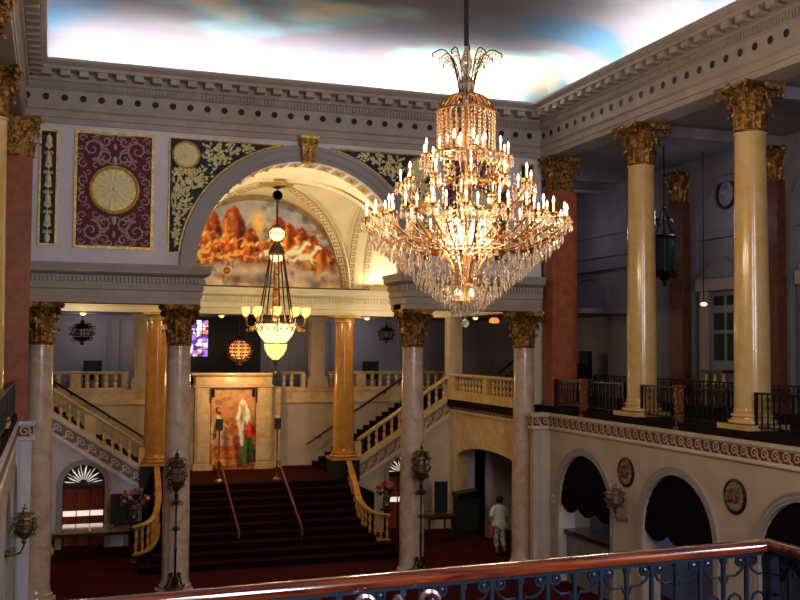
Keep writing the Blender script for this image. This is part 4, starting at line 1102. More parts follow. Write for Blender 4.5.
# upper corridor: stained glass, black slab standing in for a recess's shade, wall panels
b = MB(); b.mat(0).box(4.62,7.4,37.4,37.6,-1.6,1.05); struct(b.build('trim_23', M['black']))
wn = struct(MB().box(4.78,5.45,37.34,37.39,-.42,.92).build('window_1', attr_mat('leaded_glass', .2)))
def glass_window():
    me = bpy.data.materials['leaded_glass']; N = me.node_tree.nodes; L = me.node_tree.links; bs = N['Principled BSDF']
    for l in list(bs.inputs['Base Color'].links): L.remove(l)
    tc = N.new('ShaderNodeTexCoord'); v = N.new('ShaderNodeTexVoronoi'); v.inputs['Scale'].default_value = 7; L.new(tc.outputs['Object'], v.inputs[0])
    r = N.new('ShaderNodeValToRGB'); e = r.color_ramp; e.interpolation = 'CONSTANT'; e.elements[0].color = srgb(220,214,240); e.elements[1].position = .8; e.elements[1].color = srgb(90,40,140)
    for p, c in ((.3,srgb(150,110,220)),(.45,srgb(240,236,250)),(.65,srgb(230,120,80))): x = e.elements.new(p); x.color = c
    s = N.new('ShaderNodeSeparateColor'); L.new(v.outputs['Color'], s.inputs[0]); L.new(s.outputs[0], r.inputs[0]); L.new(r.outputs[0], bs.inputs['Base Color']); L.new(r.outputs[0], bs.inputs['Emission Color']); bs.inputs['Emission Strength'].default_value = 1.3
glass_window()
b = MB()
for k in range(4): b.box(4.78+.22*k-.01,4.78+.22*k+.01,37.31,37.34,-.42,.92)
for k in range(6): b.box(4.78,5.45,37.31,37.34,-.42+.268*k-.01,-.42+.268*k+.01)
b.build('window_leading', M['black'], wn)
b = MB()
for x0, x1 in ((-.9,2.0),(2.35,3.0),(3.3,4.3),(7.7,8.6),(9.5,10.2),(10.5,13.0)):
    frame_mb(b, rect_pts(x0,x1,-1.4,.85), rect_pts(x0,x1,-1.4,.85,.07), FY(37.6), 0, -.05)
b.box(-3,15,37.5,37.6,.88,1.04); b.box(-3,15,37.54,37.6,-1.6,-1.45)
struct(b.build('trim_24', mat('corridor_trim', srgb(150,140,144), .7)))
def boxthing(name, label, cat, x0,x1,y0,y1,z0,z1, m, extra=None, group=None):
    t = thing(name, ((x0+x1)/2,(y0+y1)/2,z0), label, cat, group)
    MB().box(x0,x1,y0,y1,z0,z1).build(extra or 'body', m, t); return t
for x, lab in ((1.35,'dark chair back showing above the upper balcony balustrade at left'),(11.2,'dark chair back showing above the upper balcony balustrade at right')):
    t = thing('lounge_chair', (x,36.0,-1.6), lab, 'chair')
    MB().box(x-.30,x+.30,35.75,35.83,-1.15,-.55).build('backrest', M['black'], t)
    MB().box(x-.28,x+.28,35.8,36.35,-1.22,-1.12).build('seat', M['black'], t)
    for sx in (-1,1):
        for yy in (35.8,36.3): MB().box(x+sx*.26-.02,x+sx*.26+.02,yy-.02,yy+.02,-1.6,-1.2).build('leg', M['black'], t)
# bay side walls with wide arches
for sg, X0, X1, nm in ((1,12.62,13.0,'right'),(-1,-.62,-1.0,'left')):
    b = MB(); arched_wall(b, FX(X0), 25.3, 31.6, -6.0, -2.1, [(28.3,2.5,-3.62,-6.0,.48)], 0, X1-X0); struct(b.build('wall_'+nm, M['stone'] if sg > 0 else M['plaster']))
    b = MB(); b.box(X0-.12*sg, X0+.34*sg, 31.2, 31.62, -1.72, 1.0); b.box(X0-.16*sg, X0+.38*sg, 31.16,31.66,-1.72,-1.45); b.box(X0-.03*sg, X0, 30.95,31.3,-6.0,-2.12); b.box(X0-.02*sg, X0+.4*sg, 24.95, 31.4, 1.0, 1.88); b.box(X0-.12*sg,X0+.34*sg,25.0,25.3,-6.0,1.0)
    struct(b.build('trim_25' if sg > 0 else 'trim_26', M['plaster_warm']))
b = MB(); b.box(14.6,14.8,25,37,-6.0,-1.95); struct(b.build('wall_right', M['wood_dark']))
b = MB(); b.box(13.6,14.6,30.6,30.75,-6.0,-2.4); struct(b.build('wall_side', M['plaster']))
b = MB(); b.box(13.0,13.3,30.9,31.0,-6.0,-2.6); b.box(-2.8,-2.6,25,37,-6.0,-1.95); struct(b.build('wall_left', M['plaster']))
b = MB(); b.box(12.9,14.2,24.95,25.1,-6.0,-1.95); struct(b.build('wall_side', M['plaster_side']))
# dark service stair at the end of the right gallery
t = thing('gallery_stair', (15.0,30.0,-1.55), 'dark stair with sloping handrail at the end of the right gallery', 'staircase')
b = MB()
for k in range(12): b.box(14.3+.2*k-.0,14.3+.2*k+.22,31,32,-1.55,-1.55+.15*(k+1))
b.build('steps', M['black'], t); MB().tube([(14.2,30.95,-.85),(16.7,30.95,1.05)], .035, 6).build('handrail', M['black'], t)
boxthing('dark_armchair','dark armchair at the end of the right gallery below the sloping handrail','armchair',15.6,16.2,28.4,29.0,-1.55,-.62,M['black'],'seat')
t = bpy.data.objects['dark_armchair']
b = MB(); b.box(16.1,16.25,28.4,29.0,-1.0,-.1); b.build('backrest', M['black'], t)
b = MB(); b.box(15.6,16.1,28.3,28.42,-1.0,-.5); b.build('armrest', M['black'], t)
b = MB(); b.box(15.6,16.1,28.98,29.1,-1.0,-.5); b.build('armrest', M['black'], t)

# fanlight doors under the side flights
for sg, nm in ((-1,3),(1,4)):
    X = lambda u: vcx+sg*u; uc = 5.04; zc = -4.16
    d = thing('door_%d' % nm, (X(uc),31.62,-6.0), None, None); struct(d)
    b = MB(); b.mat(0).box(X(uc)-.62,X(uc)+.62,31.9,31.93,-6.0,-3.5); b.build('door_pane', mat('door_glass%d' % nm, srgb(60,52,50), .3) , d)
    # fan
    b = MB(); P = arch_pts(X(uc), zc+.02, .54, 20); 
    b.prism(P, FY(31.86), 0, .02); b.build('fanlight_pane', M['daylight_warm'], d)
    b = MB()
    for k in range(13):
        a = PI*k/12; c, s = math.cos(a), math.sin(a)
        b.prism([(X(uc)+.12*c-.010*s, zc+.12*s+.010*c),(X(uc)+.60*c-.045*s, zc+.60*s+.045*c),(X(uc)+.60*c+.045*s, zc+.60*s-.045*c),(X(uc)+.12*c+.010*s, zc+.12*s-.010*c)], FY(31.80), 0, .04)
    for k in range(20):
        a = PI*(k+.5)/20; r_ = .36+.06*math.sin(k*2.4); c, s = math.cos(a), math.sin(a)
        b.prism([(X(uc)+r_*c-.02*s, zc+r_*s+.02*c),(X(uc)+.6*c-.05*s, zc+.6*s+.05*c),(X(uc)+.6*c+.05*s, zc+.6*s-.05*c)], FY(31.78), 0, .03)
    b.box(X(uc)-.6,X(uc)+.6,31.76,31.84,zc-.14,zc-.02); b.box(X(uc)-.6,X(uc)+.6,31.76,31.84,zc-.01,zc+.04)
    b.lathe([(.13,0),(.13,.04),(.01,.05)], (X(uc),31.78,zc), 16, 'Y'); b.build('fanlight_tracery', M['wood_dark'], d)
    b = MB(); b.box(X(uc)-.58,X(uc)+.58,31.86,31.88,-5.18,-4.9); b.build('daylit_pane', M['daylight_warm'], d)
    for k in range(3):
        x0 = X(uc)-.58+.39*k
        for z0, z1 in ((-4.95,zc-.14),(-5.98,-5.11)):
            b = MB(); V = []; n = 14
            for i in range(n+1):
                xx = x0+.37*i/n; yy = 31.78+.025*math.sin(i*2.2)
                V += [(xx,yy,z0),(xx,yy,z1),(xx,yy+.015,z0),(xx,yy+.015,z1)]
            F = []
            for i in range(n): F += [(4*i,4*i+4,4*i+5,4*i+1),(4*i+2,4*i+3,4*i+7,4*i+6)]
            b.idx(V,F); b.build('curtain', M['curtain'], d)
    b = MB()
    for k in range(4): b.box(X(uc)-.60+.39*k,X(uc)-.57+.39*k,31.70,31.76,-6.0,zc)
    b.build('door_frame', M['wood_dark'], d)

# ------------------------------------------------------------------ lamps
def drop(b, x, y, z, s=.03, h=.08, n=4):
    V = [(x,y,z)] + [(x+s*math.cos(2*PI*k/n), y+s*math.sin(2*PI*k/n), z-h*.62) for k in range(n)] + [(x,y,z-h)]
    F = [(0,1+k,1+(k+1)%n) for k in range(n)] + [(n+1,1+(k+1)%n,1+k) for k in range(n)]
    b.idx(V, F)
# great chandelier, centre of the hall
CX, CY = 6.07, 14.5
ch = thing('crystal_chandelier', (CX,CY,.3), 'huge tiered crystal chandelier with lit candles hanging before the arch', 'chandelier')
def L_(z): return z-.3
b = MB(); b.tube([(0,0,L_(4.72)),(0,0,L_(8.4))], .04, 8); b.build('hanging_cord', M['cord'], ch, off=(0,0,0))
b = MB(); b.lathe([(.01,0),(.05,.02),(.04,.1),(.07,.16),(.12,.28),(.14,.36),(.08,.46),(.05,.52),(.09,.62),(.10,.74),(.05,.86),(.03,.95),(.01,1.0)], (0,0,L_(3.75)), 16); b.build('crown_stem', M['crystal'], ch, off=(0,0,0))
for k in range(10):
    a = 2*PI*k/10; b = MB(); R0 = .42 if k % 2 else .30
    pts = []
    for i in range(12):
        t = i/11; rr = .10+R0*t**1.5; z = 3.85+.78*math.sin(t*PI*.62); pts.append((rr*math.cos(a), rr*math.sin(a), L_(z)))
    hook = [(pts[-1][0]+.05*math.cos(a)*math.sin(q), pts[-1][1]+.05*math.sin(a)*math.sin(q), pts[-1][2]-.05+.05*math.cos(q)) for q in (.8,1.6,2.4)]
    b.tube(pts+hook, .011, 5)
    o = b.build('crown_spray', M['bronze'], ch, off=(0,0,0))
    d = MB()
    for i in (4,5,6,7,8,9,10,11): 
        for q in range(2): drop(d, pts[i][0]+.01*q, pts[i][1], pts[i][2]-.02-.07*q, .014, .07)
    d.build('spray_drop', M['crystal'], o, off=(0,0,0))
# beaded cage
b = MB(); [b.tube([(q_*math.cos(2*PI*k/24), q_*math.sin(2*PI*k/24), L_(3.92+z_)) for q_, z_ in ((.06,0),(.18,.03),(.30,-.02),(.40,-.12),(.45,-.24))], .012, 4) for k in range(24)]; b.ring(.455, L_(3.02), .04, n=24); b.ring(.46, L_(3.68), .03, n=24); b.ring(.30, L_(3.04), .03)
for q in (.30,): b.tube([(0,0,L_(.9)),(0,0,L_(3.9))], .035, 8)
b.build('cage_frame', M['brass'], ch, off=(0,0,0))
b = MB()
for k in range(30):
    a = 2*PI*k/30
    for j in range(11): b.ball((.45*math.cos(a), .45*math.sin(a), L_(3.05+.058*j)), .017, 5, 4, 1.6)
    if k % 2 == 0:
        for j in range(8): b.ball((.3*math.cos(a), .3*math.sin(a), L_(3.1+.08*j)), .02, 5, 4, 1.6)
tag(b.build('bead_strand', M['crystal_amber'], ch, off=(0,0,0)), kind='stuff')
def make_arm(r, z, z_root, r_root, low):
    b = MB(); pts = []
    for i in range(14):
        t = i/13; rr = r_root+(r-r_root)*t
        zz = z_root+(z-.16-z_root)*t - low*math.sin(PI*t)
        pts.append((rr, 0, zz))
    pts += [(r+.0, 0, z-.08), (r, 0, z-.02)]
    b.tube(pts, [.016]*13+[.014,.012,.012], 5)
    b.tube([(r*.72+q_, 0, z-.28-low*.8+p_) for p_, q_ in spiral(0,0,.07,.015,0,1.4,12)], .010, 4)
    b.lathe([(.012,-.04),(.05,-.02),(.075,.01),(.07,.018),(.02,.0),(.02,.03)], (r,0,z-.02), 8)
    return b.mesh('arm', M['brass'])
def make_cup_drops(r, z):
    b = MB()
    for k in range(7):
        a = 2*PI*k/7; x, y = r+.075*math.cos(a), .075*math.sin(a)
        drop(b, x, y, z-.01, .016, .06); drop(b, x, y, z-.07, .024, .13)
    return b
b = MB(); b.lathe([(.015,0),(.015,.13),(.01,.135)], n=8); candle_me = b.mesh('candle', M['wax'])
b = MB(); b.lathe([(.004,0),(.016,.02),(.021,.04),(.013,.08),(.003,.11)], n=8); flame_me = b.mesh('flame_bulb', M['bulb'])
tiers = [(12,.66,2.98,2.62,.20,.12,0),(12,1.02,2.56,2.10,.30,.16,.2),(16,1.26,2.08,1.72,.36,.16,0),(22,1.56,1.98,1.50,.36,.14,.14)]
dm = {}
for ti, (n, r, z, zr, rr, low, ph) in enumerate(tiers):
    am = make_arm(r, L_(z), L_(zr), rr, low); dd = make_cup_drops(r, L_(z)).mesh('arm_drops', M['crystal'])
    for k in range(n):
        a = 2*PI*k/n + ph
        arm = inst('arm', am, ch, (0,0,0), a)
        inst('arm_drops', dd, arm, (0,0,0))
        zz = z if k % 2 == 0 else z-.03
        c = inst('candle', candle_me, ch, (r*math.cos(a), r*math.sin(a), L_(zz)))
        inst('flame_bulb', flame_me, c, (0,0,.13))
# centre light drum and its bulbs
b = MB()
for k in range(22):
    a = 2*PI*k/22
    for j in range(9): b.ball((.40*math.cos(a), .40*math.sin(a), L_(1.42+.075*j)), .026, 5, 4, 1.3)
tag(b.build('drum_bead', M['crystal'], ch, off=(0,0,0)), kind='stuff')
for k in range(8):
    a = 2*PI*k/8; inst('drum_bulb', flame_me, ch, (.24*math.cos(a), .24*math.sin(a), L_(1.6)), 0, 2.4)
for k in range(6):
    a = 2*PI*(k+.5)/6; inst('drum_bulb', flame_me, ch, (.3*math.cos(a), .3*math.sin(a), L_(3.22)), 0, 1.3)
for k in range(5):
    a = 2*PI*k/5; inst('basket_bulb', flame_me, ch, (.13*math.cos(a), .13*math.sin(a), L_(.78)), 0, 1.1)
# gold ribs from the hub
for k in range(10):
    a = 2*PI*(k+.5)/10; b = MB(); pts = []
    for i in range(12):
        t = i/11; r_ = .14+.50*t**1.5; z = .92+.9*t**.85; pts.append((r_*math.cos(a), r_*math.sin(a), L_(z)))
    b.tube(pts, .014, 5); b.build('basket_rib', M['brass'], ch, off=(0,0,0))
b = MB(); b.ring(.27, L_(.96), .03); b.ring(.22, L_(.70), .02); b.lathe([(.02,0),(.1,.02),(.12,.1),(.05,.2),(.03,.4)], (0,0,L_(.62)), 16); b.build('hub_bowl', M['brass'], ch, off=(0,0,0))
# hanging crystals, tier by tier; the hundred largest are parts of their own
rr = random.Random(4); big = MB(); singles = []
drop_me = (lambda m_: (drop(m_,0,0,0,.026,.15), m_.mesh('crystal_drop', M['crystal']))[1])(MB())
for ring in range(20):
    t = ring/19; r = 1.50-1.18*t; z = 1.74-.98*t**1.05; n = int(18+26*(1-t))
    for k in range(n):
        a = 2*PI*k/n+ring*.7; x, y = r*math.cos(a), r*math.sin(a); zz = L_(z+rr.uniform(-.05,.05))
        if ring % 4 == 0 and len(singles) < 100 and k % 2 == 0: singles.append((x,y,zz))
        else:
            drop(big, x, y, zz, .012, .05); drop(big, x, y, zz-.05, .022, rr.uniform(.09,.15))
for r, z, n in ((.66,2.85,16),(.85,2.7,14),(1.0,2.42,20),(.55,2.6,14),(.5,2.2,20),(.9,2.1,16),(1.2,1.9,24),(1.4,1.86,30)):
    for k in range(n):
        a = 2*PI*k/n + r; x, y = r*math.cos(a), r*math.sin(a); zz = L_(z+rr.uniform(-.04,.04))
        for j in range(rr.choice((2,3,3))): drop(big, x, y, zz-.07*j, .015, .07)
for r, z, n in ((.27,.95,26),(.28,.84,26),(.25,.72,24),(.2,.62,18)):
    for k in range(n): a = 2*PI*k/n; drop(big, r*math.cos(a), r*math.sin(a), L_(z), .024, .14)
tag(big.build('small_crystal', M['crystal'], ch, off=(0,0,0)), kind='stuff')
for p in singles: inst('crystal_drop', drop_me, ch, p)
b = MB(); b.tube([(0,0,L_(.44)),(0,0,L_(.66))], .012, 6); b.ball((0,0,L_(.37)), .065, 14, 10); b.build('crystal_ball', M['crystal'], ch, off=(0,0,0))

# bay chandelier
BX, BY = 6.07, 28.5
bc = thing('brass_chandelier', (BX,BY,-.9), 'brass chandelier with yellow glass tulips and bowls hanging in the vaulted bay', 'chandelier')
K = lambda z: z+.9
b = MB(); b.lathe([(.3,K(4.66)),(.28,K(4.6)),(.1,K(4.52)),(.02,K(4.5))], n=18); b.lathe([(.13,-.02),(.15,0),(.13,.02),(.11,0),(.13,-.02)], (0,0,K(4.32)), 16, 'Y'); b.tube([(0,0,K(4.5)),(0,0,K(4.44))], .02, 6); b.build('ceiling_rose', M['bronze'], bc, off=(0,0,0))
MB().tube([(0,0,K(3.45)),(0,0,K(4.2))], .035, 8).build('rod', M['bronze'], bc, off=(0,0,0))
b = MB(); b.lathe([(.02,K(3.0)),(.12,K(3.03)),(.20,K(3.12)),(.23,K(3.24)),(.17,K(3.32)),(.08,K(3.38))], n=18); b.build('upper_lamp', M['lampglass_hot'], bc, off=(0,0,0))
b = MB(); b.lathe([(.10,K(3.36)),(.14,K(3.42)),(.06,K(3.48)),(.03,K(3.52))], n=16); b.lathe([(.08,K(2.98)),(.12,K(2.9)),(.22,K(2.72)),(.24,K(2.66)),(.26,K(2.62)),(.2,K(2.62)),(.05,K(2.8))], n=16)
for k in range(12): a = 2*PI*k/12; b.ball((.25*math.cos(a), .25*math.sin(a), K(3.2)), .03, 6, 4)
b.build('upper_crown', M['bronze'], bc, off=(0,0,0))
b = MB(); b.lathe([(.2,K(2.58)),(.19,K(2.5)),(.1,K(2.42)),(.03,K(2.4))], n=16); b.build('middle_lamp', M['lampglass_hot'], bc, off=(0,0,0))
for k in range(8):
    a = 2*PI*k/8; c, s = math.cos(a), math.sin(a)
    MB().tube([(.2*c,.2*s,K(2.6)),(.36*c,.36*s,K(1.6)),(.52*c,.52*s,K(.62))], .022, 6).build('stay_rod', M['bronze'], bc, off=(0,0,0))
b = MB()
for z, r in ((2.3,.07),(2.1,.10),(1.9,.06),(1.7,.10),(1.45,.13),(1.2,.08),(1.05,.12),(.8,.09)): b.ball((0,0,K(z)), r, 12, 8, 1.2)
b.tube([(0,0,K(.6)),(0,0,K(2.5))], .035, 8); b.build('centre_stem', M['brass'], bc, off=(0,0,0))
b = MB(); b.ring(.575, K(.64), .05, n=24); b.build('bowl_rim', M['brass'], bc, off=(0,0,0)); b = MB(); b.ring(.335, K(.07), .03, n=20); b.build('middle_rim', M['brass'], bc, off=(0,0,0)); b = MB(); b.lathe([(.06,K(-.42)),(.05,K(-.5)),(.02,K(-.55)),(.02,K(-.72)),(.07,K(-.76)),(.07,K(-.84)),(.01,K(-.9))], n=12); b.build('bottom_finial', M['brass'], bc, off=(0,0,0))
b = MB(); b.lathe([(.57,K(.62)),(.54,K(.45)),(.46,K(.28)),(.34,K(.13)),(.28,K(.09))], n=24, caps=True); b.build('glass_bowl', M['lampglass_hot'], bc, off=(0,0,0))
b = MB(); b.lathe([(.33,K(.05)),(.31,K(-.1)),(.22,K(-.27)),(.08,K(-.4))], n=20); b.build('lower_glass_bowl', M['lampglass'], bc, off=(0,0,0))
tul = MB(); tul.lathe([(.03,0),(.08,.06),(.105,.15),(.12,.26),(.105,.26),(.09,.15),(.02,.02)], n=10, caps=False); tul = tul.mesh('glass_tulip', M['lampglass'])
for k in range(10):
    a = 2*PI*k/10+.15; c, s = math.cos(a), math.sin(a); b = MB()
    b.tube([(.55*c,.55*s,K(.64)),(.7*c,.7*s,K(.5)),(.86*c,.86*s,K(.58)),(.9*c,.9*s,K(.78))], .018, 6); b.ball((.9*c,.9*s,K(.8)), .04, 6, 4)
    for q in range(3): drop(b, (.7+.08*q)*c, (.7+.08*q)*s, K(.5), .02, .12)
    ar = b.build('lamp_arm', M['brass'], bc, off=(0,0,0)); inst('glass_tulip', tul, bc, (.9*c,.9*s,K(.82)))
b = MB()
for k in range(24):
    a = 2*PI*k/24
    drop(b, .70*math.cos(a), .70*math.sin(a), K(.56), .03, .13)
tag(b.build('crystal_fringe', M['crystal_amber'], bc, off=(0,0,0)), kind='stuff')
# amber globe lamp over the stone block
t = thing('globe_lamp', (6.0,33.9,-.7), 'round amber glass lamp hanging above the stone block', 'pendant lamp')
b = MB(); b.lathe([(.36*math.sin(PI*(j+.5)/13), -.15-.32*math.cos(PI*(j+.5)/13)) for j in range(13)], (6.0,33.9,0), 20); b.build('glass_globe', M['amberglass'], t)
b = MB()
for k in range(12):
    a = 2*PI*k/12; b.tube([(6.0+.46*math.sin(PI*j/10)*math.cos(a), 33.9+.46*math.sin(PI*j/10)*math.sin(a), -.15-.42*math.cos(PI*j/10)) for j in range(11)], .012, 4)
for k in range(12):
    a = 2*PI*k/12
    for j in range(1,10):
        for e_ in (-.12,.12): b.ball((6.0+.44*math.sin(PI*j/10)*math.cos(a+e_), 33.9+.44*math.sin(PI*j/10)*math.sin(a+e_), -.15-.40*math.cos(PI*j/10)), .035, 5, 4)
for z, r in ((-.15,.46),(.08,.38),(-.38,.38)): b.ring(r+.01, z, .02, (6.0,33.9,0), 20)
b.build('globe_cage', M['bronze'], t)
b = MB(); b.tube([(6,33.9,.26),(6,33.9,1.03)], .02, 6); b.lathe([(.12,-.66),(.15,-.6),(.08,-.56)], (6,33.9,0), 12); b.lathe([(.15,.27),(.08,.32)], (6,33.9,0), 12); b.build('hanging_rod', M['bronze'], t)

M['bronze_lit'] = mat('lit_bronze', srgb(122,100,74), .4, metal=.8, col2=srgb(58,46,36), scale=24)  # brighter copy of the bronze, light on the lantern heads put into its colour
# ornate lantern heads, shared shape
def lantern_mb(R, H, rich=True):
    """hangs between z=0 (foot) and H"""
    b = MB()
    b.lathe([(.01,0),(.12*R,.02*H),(.2*R,.06*H),(.08*R,.1*H),(.3*R,.16*H),(.62*R,.26*H),(.66*R,.3*H),(.6*R,.31*H)], n=8)
    b.lathe([(.62*R,.62*H),(.7*R,.64*H),(.66*R,.68*H),(.42*R,.76*H),(.2*R,.8*H),(.14*R,.86*H),(.2*R,.88*H),(.06*R,.92*H),(.04*R,.97*H),(.01,H)], n=8)
    for k in range(8):
        a = 2*PI*k/8; c, s = math.cos(a), math.sin(a)
        b.tube([(.62*R*c,.62*R*s,.3*H),(.78*R*c,.78*R*s,.45*H),(.66*R*c,.66*R*s,.63*H)], .035*R, 4)
        if rich:
            for z, q, sz in ((.42,.82,.16),(.62,.80,.2),(.22,.62,.18),(.74,.5,.16)):
                b.tube([((q*R+x_*R)*c, (q*R+x_*R)*s, z*H+y_*R) for x_, y_ in spiral(0,0,sz,.03,k,1.3,9)], .03*R, 4)
    for z in (.36,.5): b.ring(.72*R, z*H, .02, n=16)
    return b
glow = mat('frosted_lantern_glass', srgb(150,120,80), .3, trans=.4)
def torchere(x, y, label):
    z0 = -5.72; t = thing('standing_lantern', (x,y,z0), label, 'floor lamp')
    b = MB(); b.lathe([(.26,-.28),(.27,-.22),(.2,-.18),(.17,-.05),(.2,0),(.16,.03)], n=14); b.build('lamp_base', M['bronze'], t, off=(0,0,0))
    b = MB(); b.lathe([(.2,0),(.22,.03),(.16,.08),(.07,.14),(.1,.2),(.05,.3)], n=12)
    for k in range(3):
        a = 2*PI*k/3+.5; b.tube([((.08+p)*math.cos(a),(.08+p)*math.sin(a),.05+q) for p,q in ((0,.35),(.06,.2),(.1,.08),(.16,-.02),(.2,.03))], .022, 5)
        b.tube([((.09+p)*math.cos(a),(.09+p)*math.sin(a),.32+q) for p,q in spiral(.02,0,.07,.015,0,1.4,10)], .014, 4)
    b.build('lamp_foot', M['bronze'], t, off=(0,0,0))
    b = MB(); b.lathe([(.028,.28),(.028,.9),(.05,.93),(.028,.97),(.022,1.35),(.06,1.4),(.06,1.44),(.022,1.5),(.02,1.95),(.05,2.0),(.14,2.05),(.04,2.1),(.05,2.2)], n=10)
    for k in range(4):
        a = k*PI/2; b.tube([((.02+p)*math.cos(a),(.02+p)*math.sin(a),2.0+q) for p,q in spiral(.08,.02,.07,.012,PI,1.3,10)], .012, 4); b.tube([((.01+p)*math.cos(a),(.01+p)*math.sin(a),1.42+q) for p,q in spiral(.05,.0,.05,.012,PI,1.3,10)], .010, 4)
    b.build('pole', M['bronze'], t, off=(0,0,0))
    b = MB(); b.add(lantern_mb(.29, 1.12), Matrix.Translation((0,0,2.16)))
    for k in range(6):
        a = 2*PI*k/6; b.tube([((.02+p)*math.cos(a),(.02+p)*math.sin(a),3.02+q) for p,q in ((.0,0),(.12,.05),(.2,.0),(.2,-.08),(.14,-.1))], .010, 4)
    b.build('lantern_cage', M['bronze_lit'], t, off=(0,0,0))
    b = MB(); b.lathe([(.05,2.5),(.12,2.52),(.14,2.7),(.11,2.86),(.04,2.9)], n=12); b.build('lantern_glass', glow, t, off=(0,0,0))
torchere(2.86, 24.3, 'tall ornate standing lantern in front of the pale column left of the stairs')
torchere(8.98, 24.3, 'tall ornate standing lantern in front of the pale column right of the stairs')
def sconce(xw, sg, y, label, zc=-3.42):
    """wall lantern on a curled arm; sg = direction into the hall"""
    t = thing('wall_lantern', (xw,y,zc-.45), label, 'wall lamp')
    x = xw+sg*.30
    b = MB(); b.tube([(xw,y,zc-.48),(xw+sg*.1,y,zc-.52),(xw+sg*.24,y,zc-.48),(x,y,zc-.36),(x,y,zc-.30)], .02, 6); b.lathe([(.07,0),(.07,.03),(.02,.04)], (xw if sg > 0 else xw-.04,y,zc-.48), 12, 'X')
    b.tube([(xw+sg*(.1+p),y,zc-.42+q) for p,q in spiral(.0,0,.07,.015,PI,1.4,10)], .012, 4); b.build('lamp_arm', M['pewter'], t)
    b = MB(); b.add(lantern_mb(.27, .72), Matrix.Translation((x,y,zc-.33))); b.build('lantern_cage', M['pewter'], t)
    b = MB(); b.lathe([(.04,0),(.13,.02),(.15,.15),(.10,.24)], (x,y,zc-.12), 12); b.build('lantern_glass', glow, t)
sconce(12.5, -1, 20.3, 'bronze wall lantern on curled arm between the far and middle arches')
sconce(-.68, 1, 19.5, 'silvery ornate wall lantern at lower left before the leftmost marble column', zc=-3.26)
def hanging(x, y, z0, z1, R, ztop, label, m=None, chain=True):
    t = thing('hanging_lantern', (x,y,z0), label, 'lantern')
    lantern_mb(R, z1-z0).build('lantern_cage', m or M['bronze'], t, off=(0,0,0))
    b = MB(); b.lathe([(.3*R,(z1-z0)*.33),(.5*R,(z1-z0)*.36),(.5*R,(z1-z0)*.58),(.3*R,(z1-z0)*.62)], n=10); b.build('lantern_glass', glow, t, off=(0,0,0))
    b = MB(); b.tube([(0,0,z1-z0-.02),(0,0,ztop-z0)], .014, 5)
    for k in range(int((ztop-z1)/.12)): b.ball((0,0,z1-z0+.06+.12*k), .022, 5, 4, 1.5)
    b.build('chain', m or M['iron'], t, off=(0,0,0))
hanging(.93, 33.5, -.03, .82, .42, 1.05, 'ornate bronze lantern hanging over the upper balcony at left')
hanging(11.05, 33.5, .1, .8, .34, 1.05, 'ornate bronze lantern hanging over the upper balcony at right')
# tall glazed gallery lantern
t = thing('hanging_lantern', (14.8,22.2,1.6), 'tall black glazed lantern hanging in the right gallery beside the farther golden column', 'lantern')
b = MB()
for k in range(6):
    a = 2*PI*k/6; c, s = math.cos(a), math.sin(a); b.tube([(.26*c,.26*s,.35),(.30*c,.30*s,1.25)], .018, 4); b.tube([(.30*c,.30*s,1.25),(.16*c,.16*s,1.5),(.10*c,.10*s,1.75),(.03*c,.03*s,2.0)], .016, 4)
    b.tube([(.26*c+x_*c,.26*s+x_*s,.25+y_) for x_, y_ in spiral(.02,0,.09,.02,0,1.3,10)], .014, 4); b.tube([(.16*c+x_*c,.16*s+x_*s,1.65+y_) for x_, y_ in spiral(.02,0,.09,.02,0,1.3,10)], .014, 4)
b.lathe([(.02,0),(.06,.04),(.03,.1),(.14,.2),(.28,.3),(.3,.36),(.26,.38)], n=12); b.lathe([(.3,1.22),(.34,1.26),(.3,1.3)], n=12); b.ball((0,0,2.05), .05, 8, 5); b.build('lantern_cage', M['iron'], t, off=(0,0,0))
b = MB(); b.lathe([(.24,.4),(.275,1.22)], n=6, caps=False); b.build('lantern_glass', mat('dusky_glass', srgb(70,80,90), .1, trans=.7), t, off=(0,0,0))
b = MB(); b.tube([(0,0,2.05),(0,0,3.6)], .018, 5); b.build('chain', M['iron'], t, off=(0,0,0))
# small recessed lamps
for x, y, z, lab, mm in ((.88,31.55,.97,'small lit ceiling lamp above the left balustrade','lampglass_hot'),(5.0,31.55,.97,'small lit ceiling lamp left of the brass chandelier','lampglass'),(9.75,31.6,.97,'small lit ceiling lamp just right of the amber column','lampglass_hot'),(13.6,31.6,1.04,'small lit ceiling lamp right of the chandelier pendant ball','lampglass_hot')):
    t = thing('ceiling_lamp', (x,y,z), lab, 'lamp')
    b = MB(); b.lathe([(.12,0),(.13,-.03),(.10,-.04)], (x,y,z), 14); b.build('lamp_ring', M['brass'], t)
    b = MB(); b.lathe([(.09,-.03),(.08,-.08),(.04,-.11),(.005,-.12)], (x,y,z), 12); b.build('lamp_glass', M[mm], t)
t = thing('ceiling_lamp', (14.3,31.6,1.04), 'small amber shaded ceiling lamp right of the clear one', 'lamp')
b = MB(); b.lathe([(.06,-.02),(.16,-.08),(.18,-.2),(.1,-.22)], (14.3,31.6,1.04), 14); b.build('lamp_shade', M['amberglass'], t)
b = MB(); b.lathe([(.08,0),(.07,-.04)], (14.3,31.6,1.04), 12); b.build('lamp_ring', M['brass'], t)

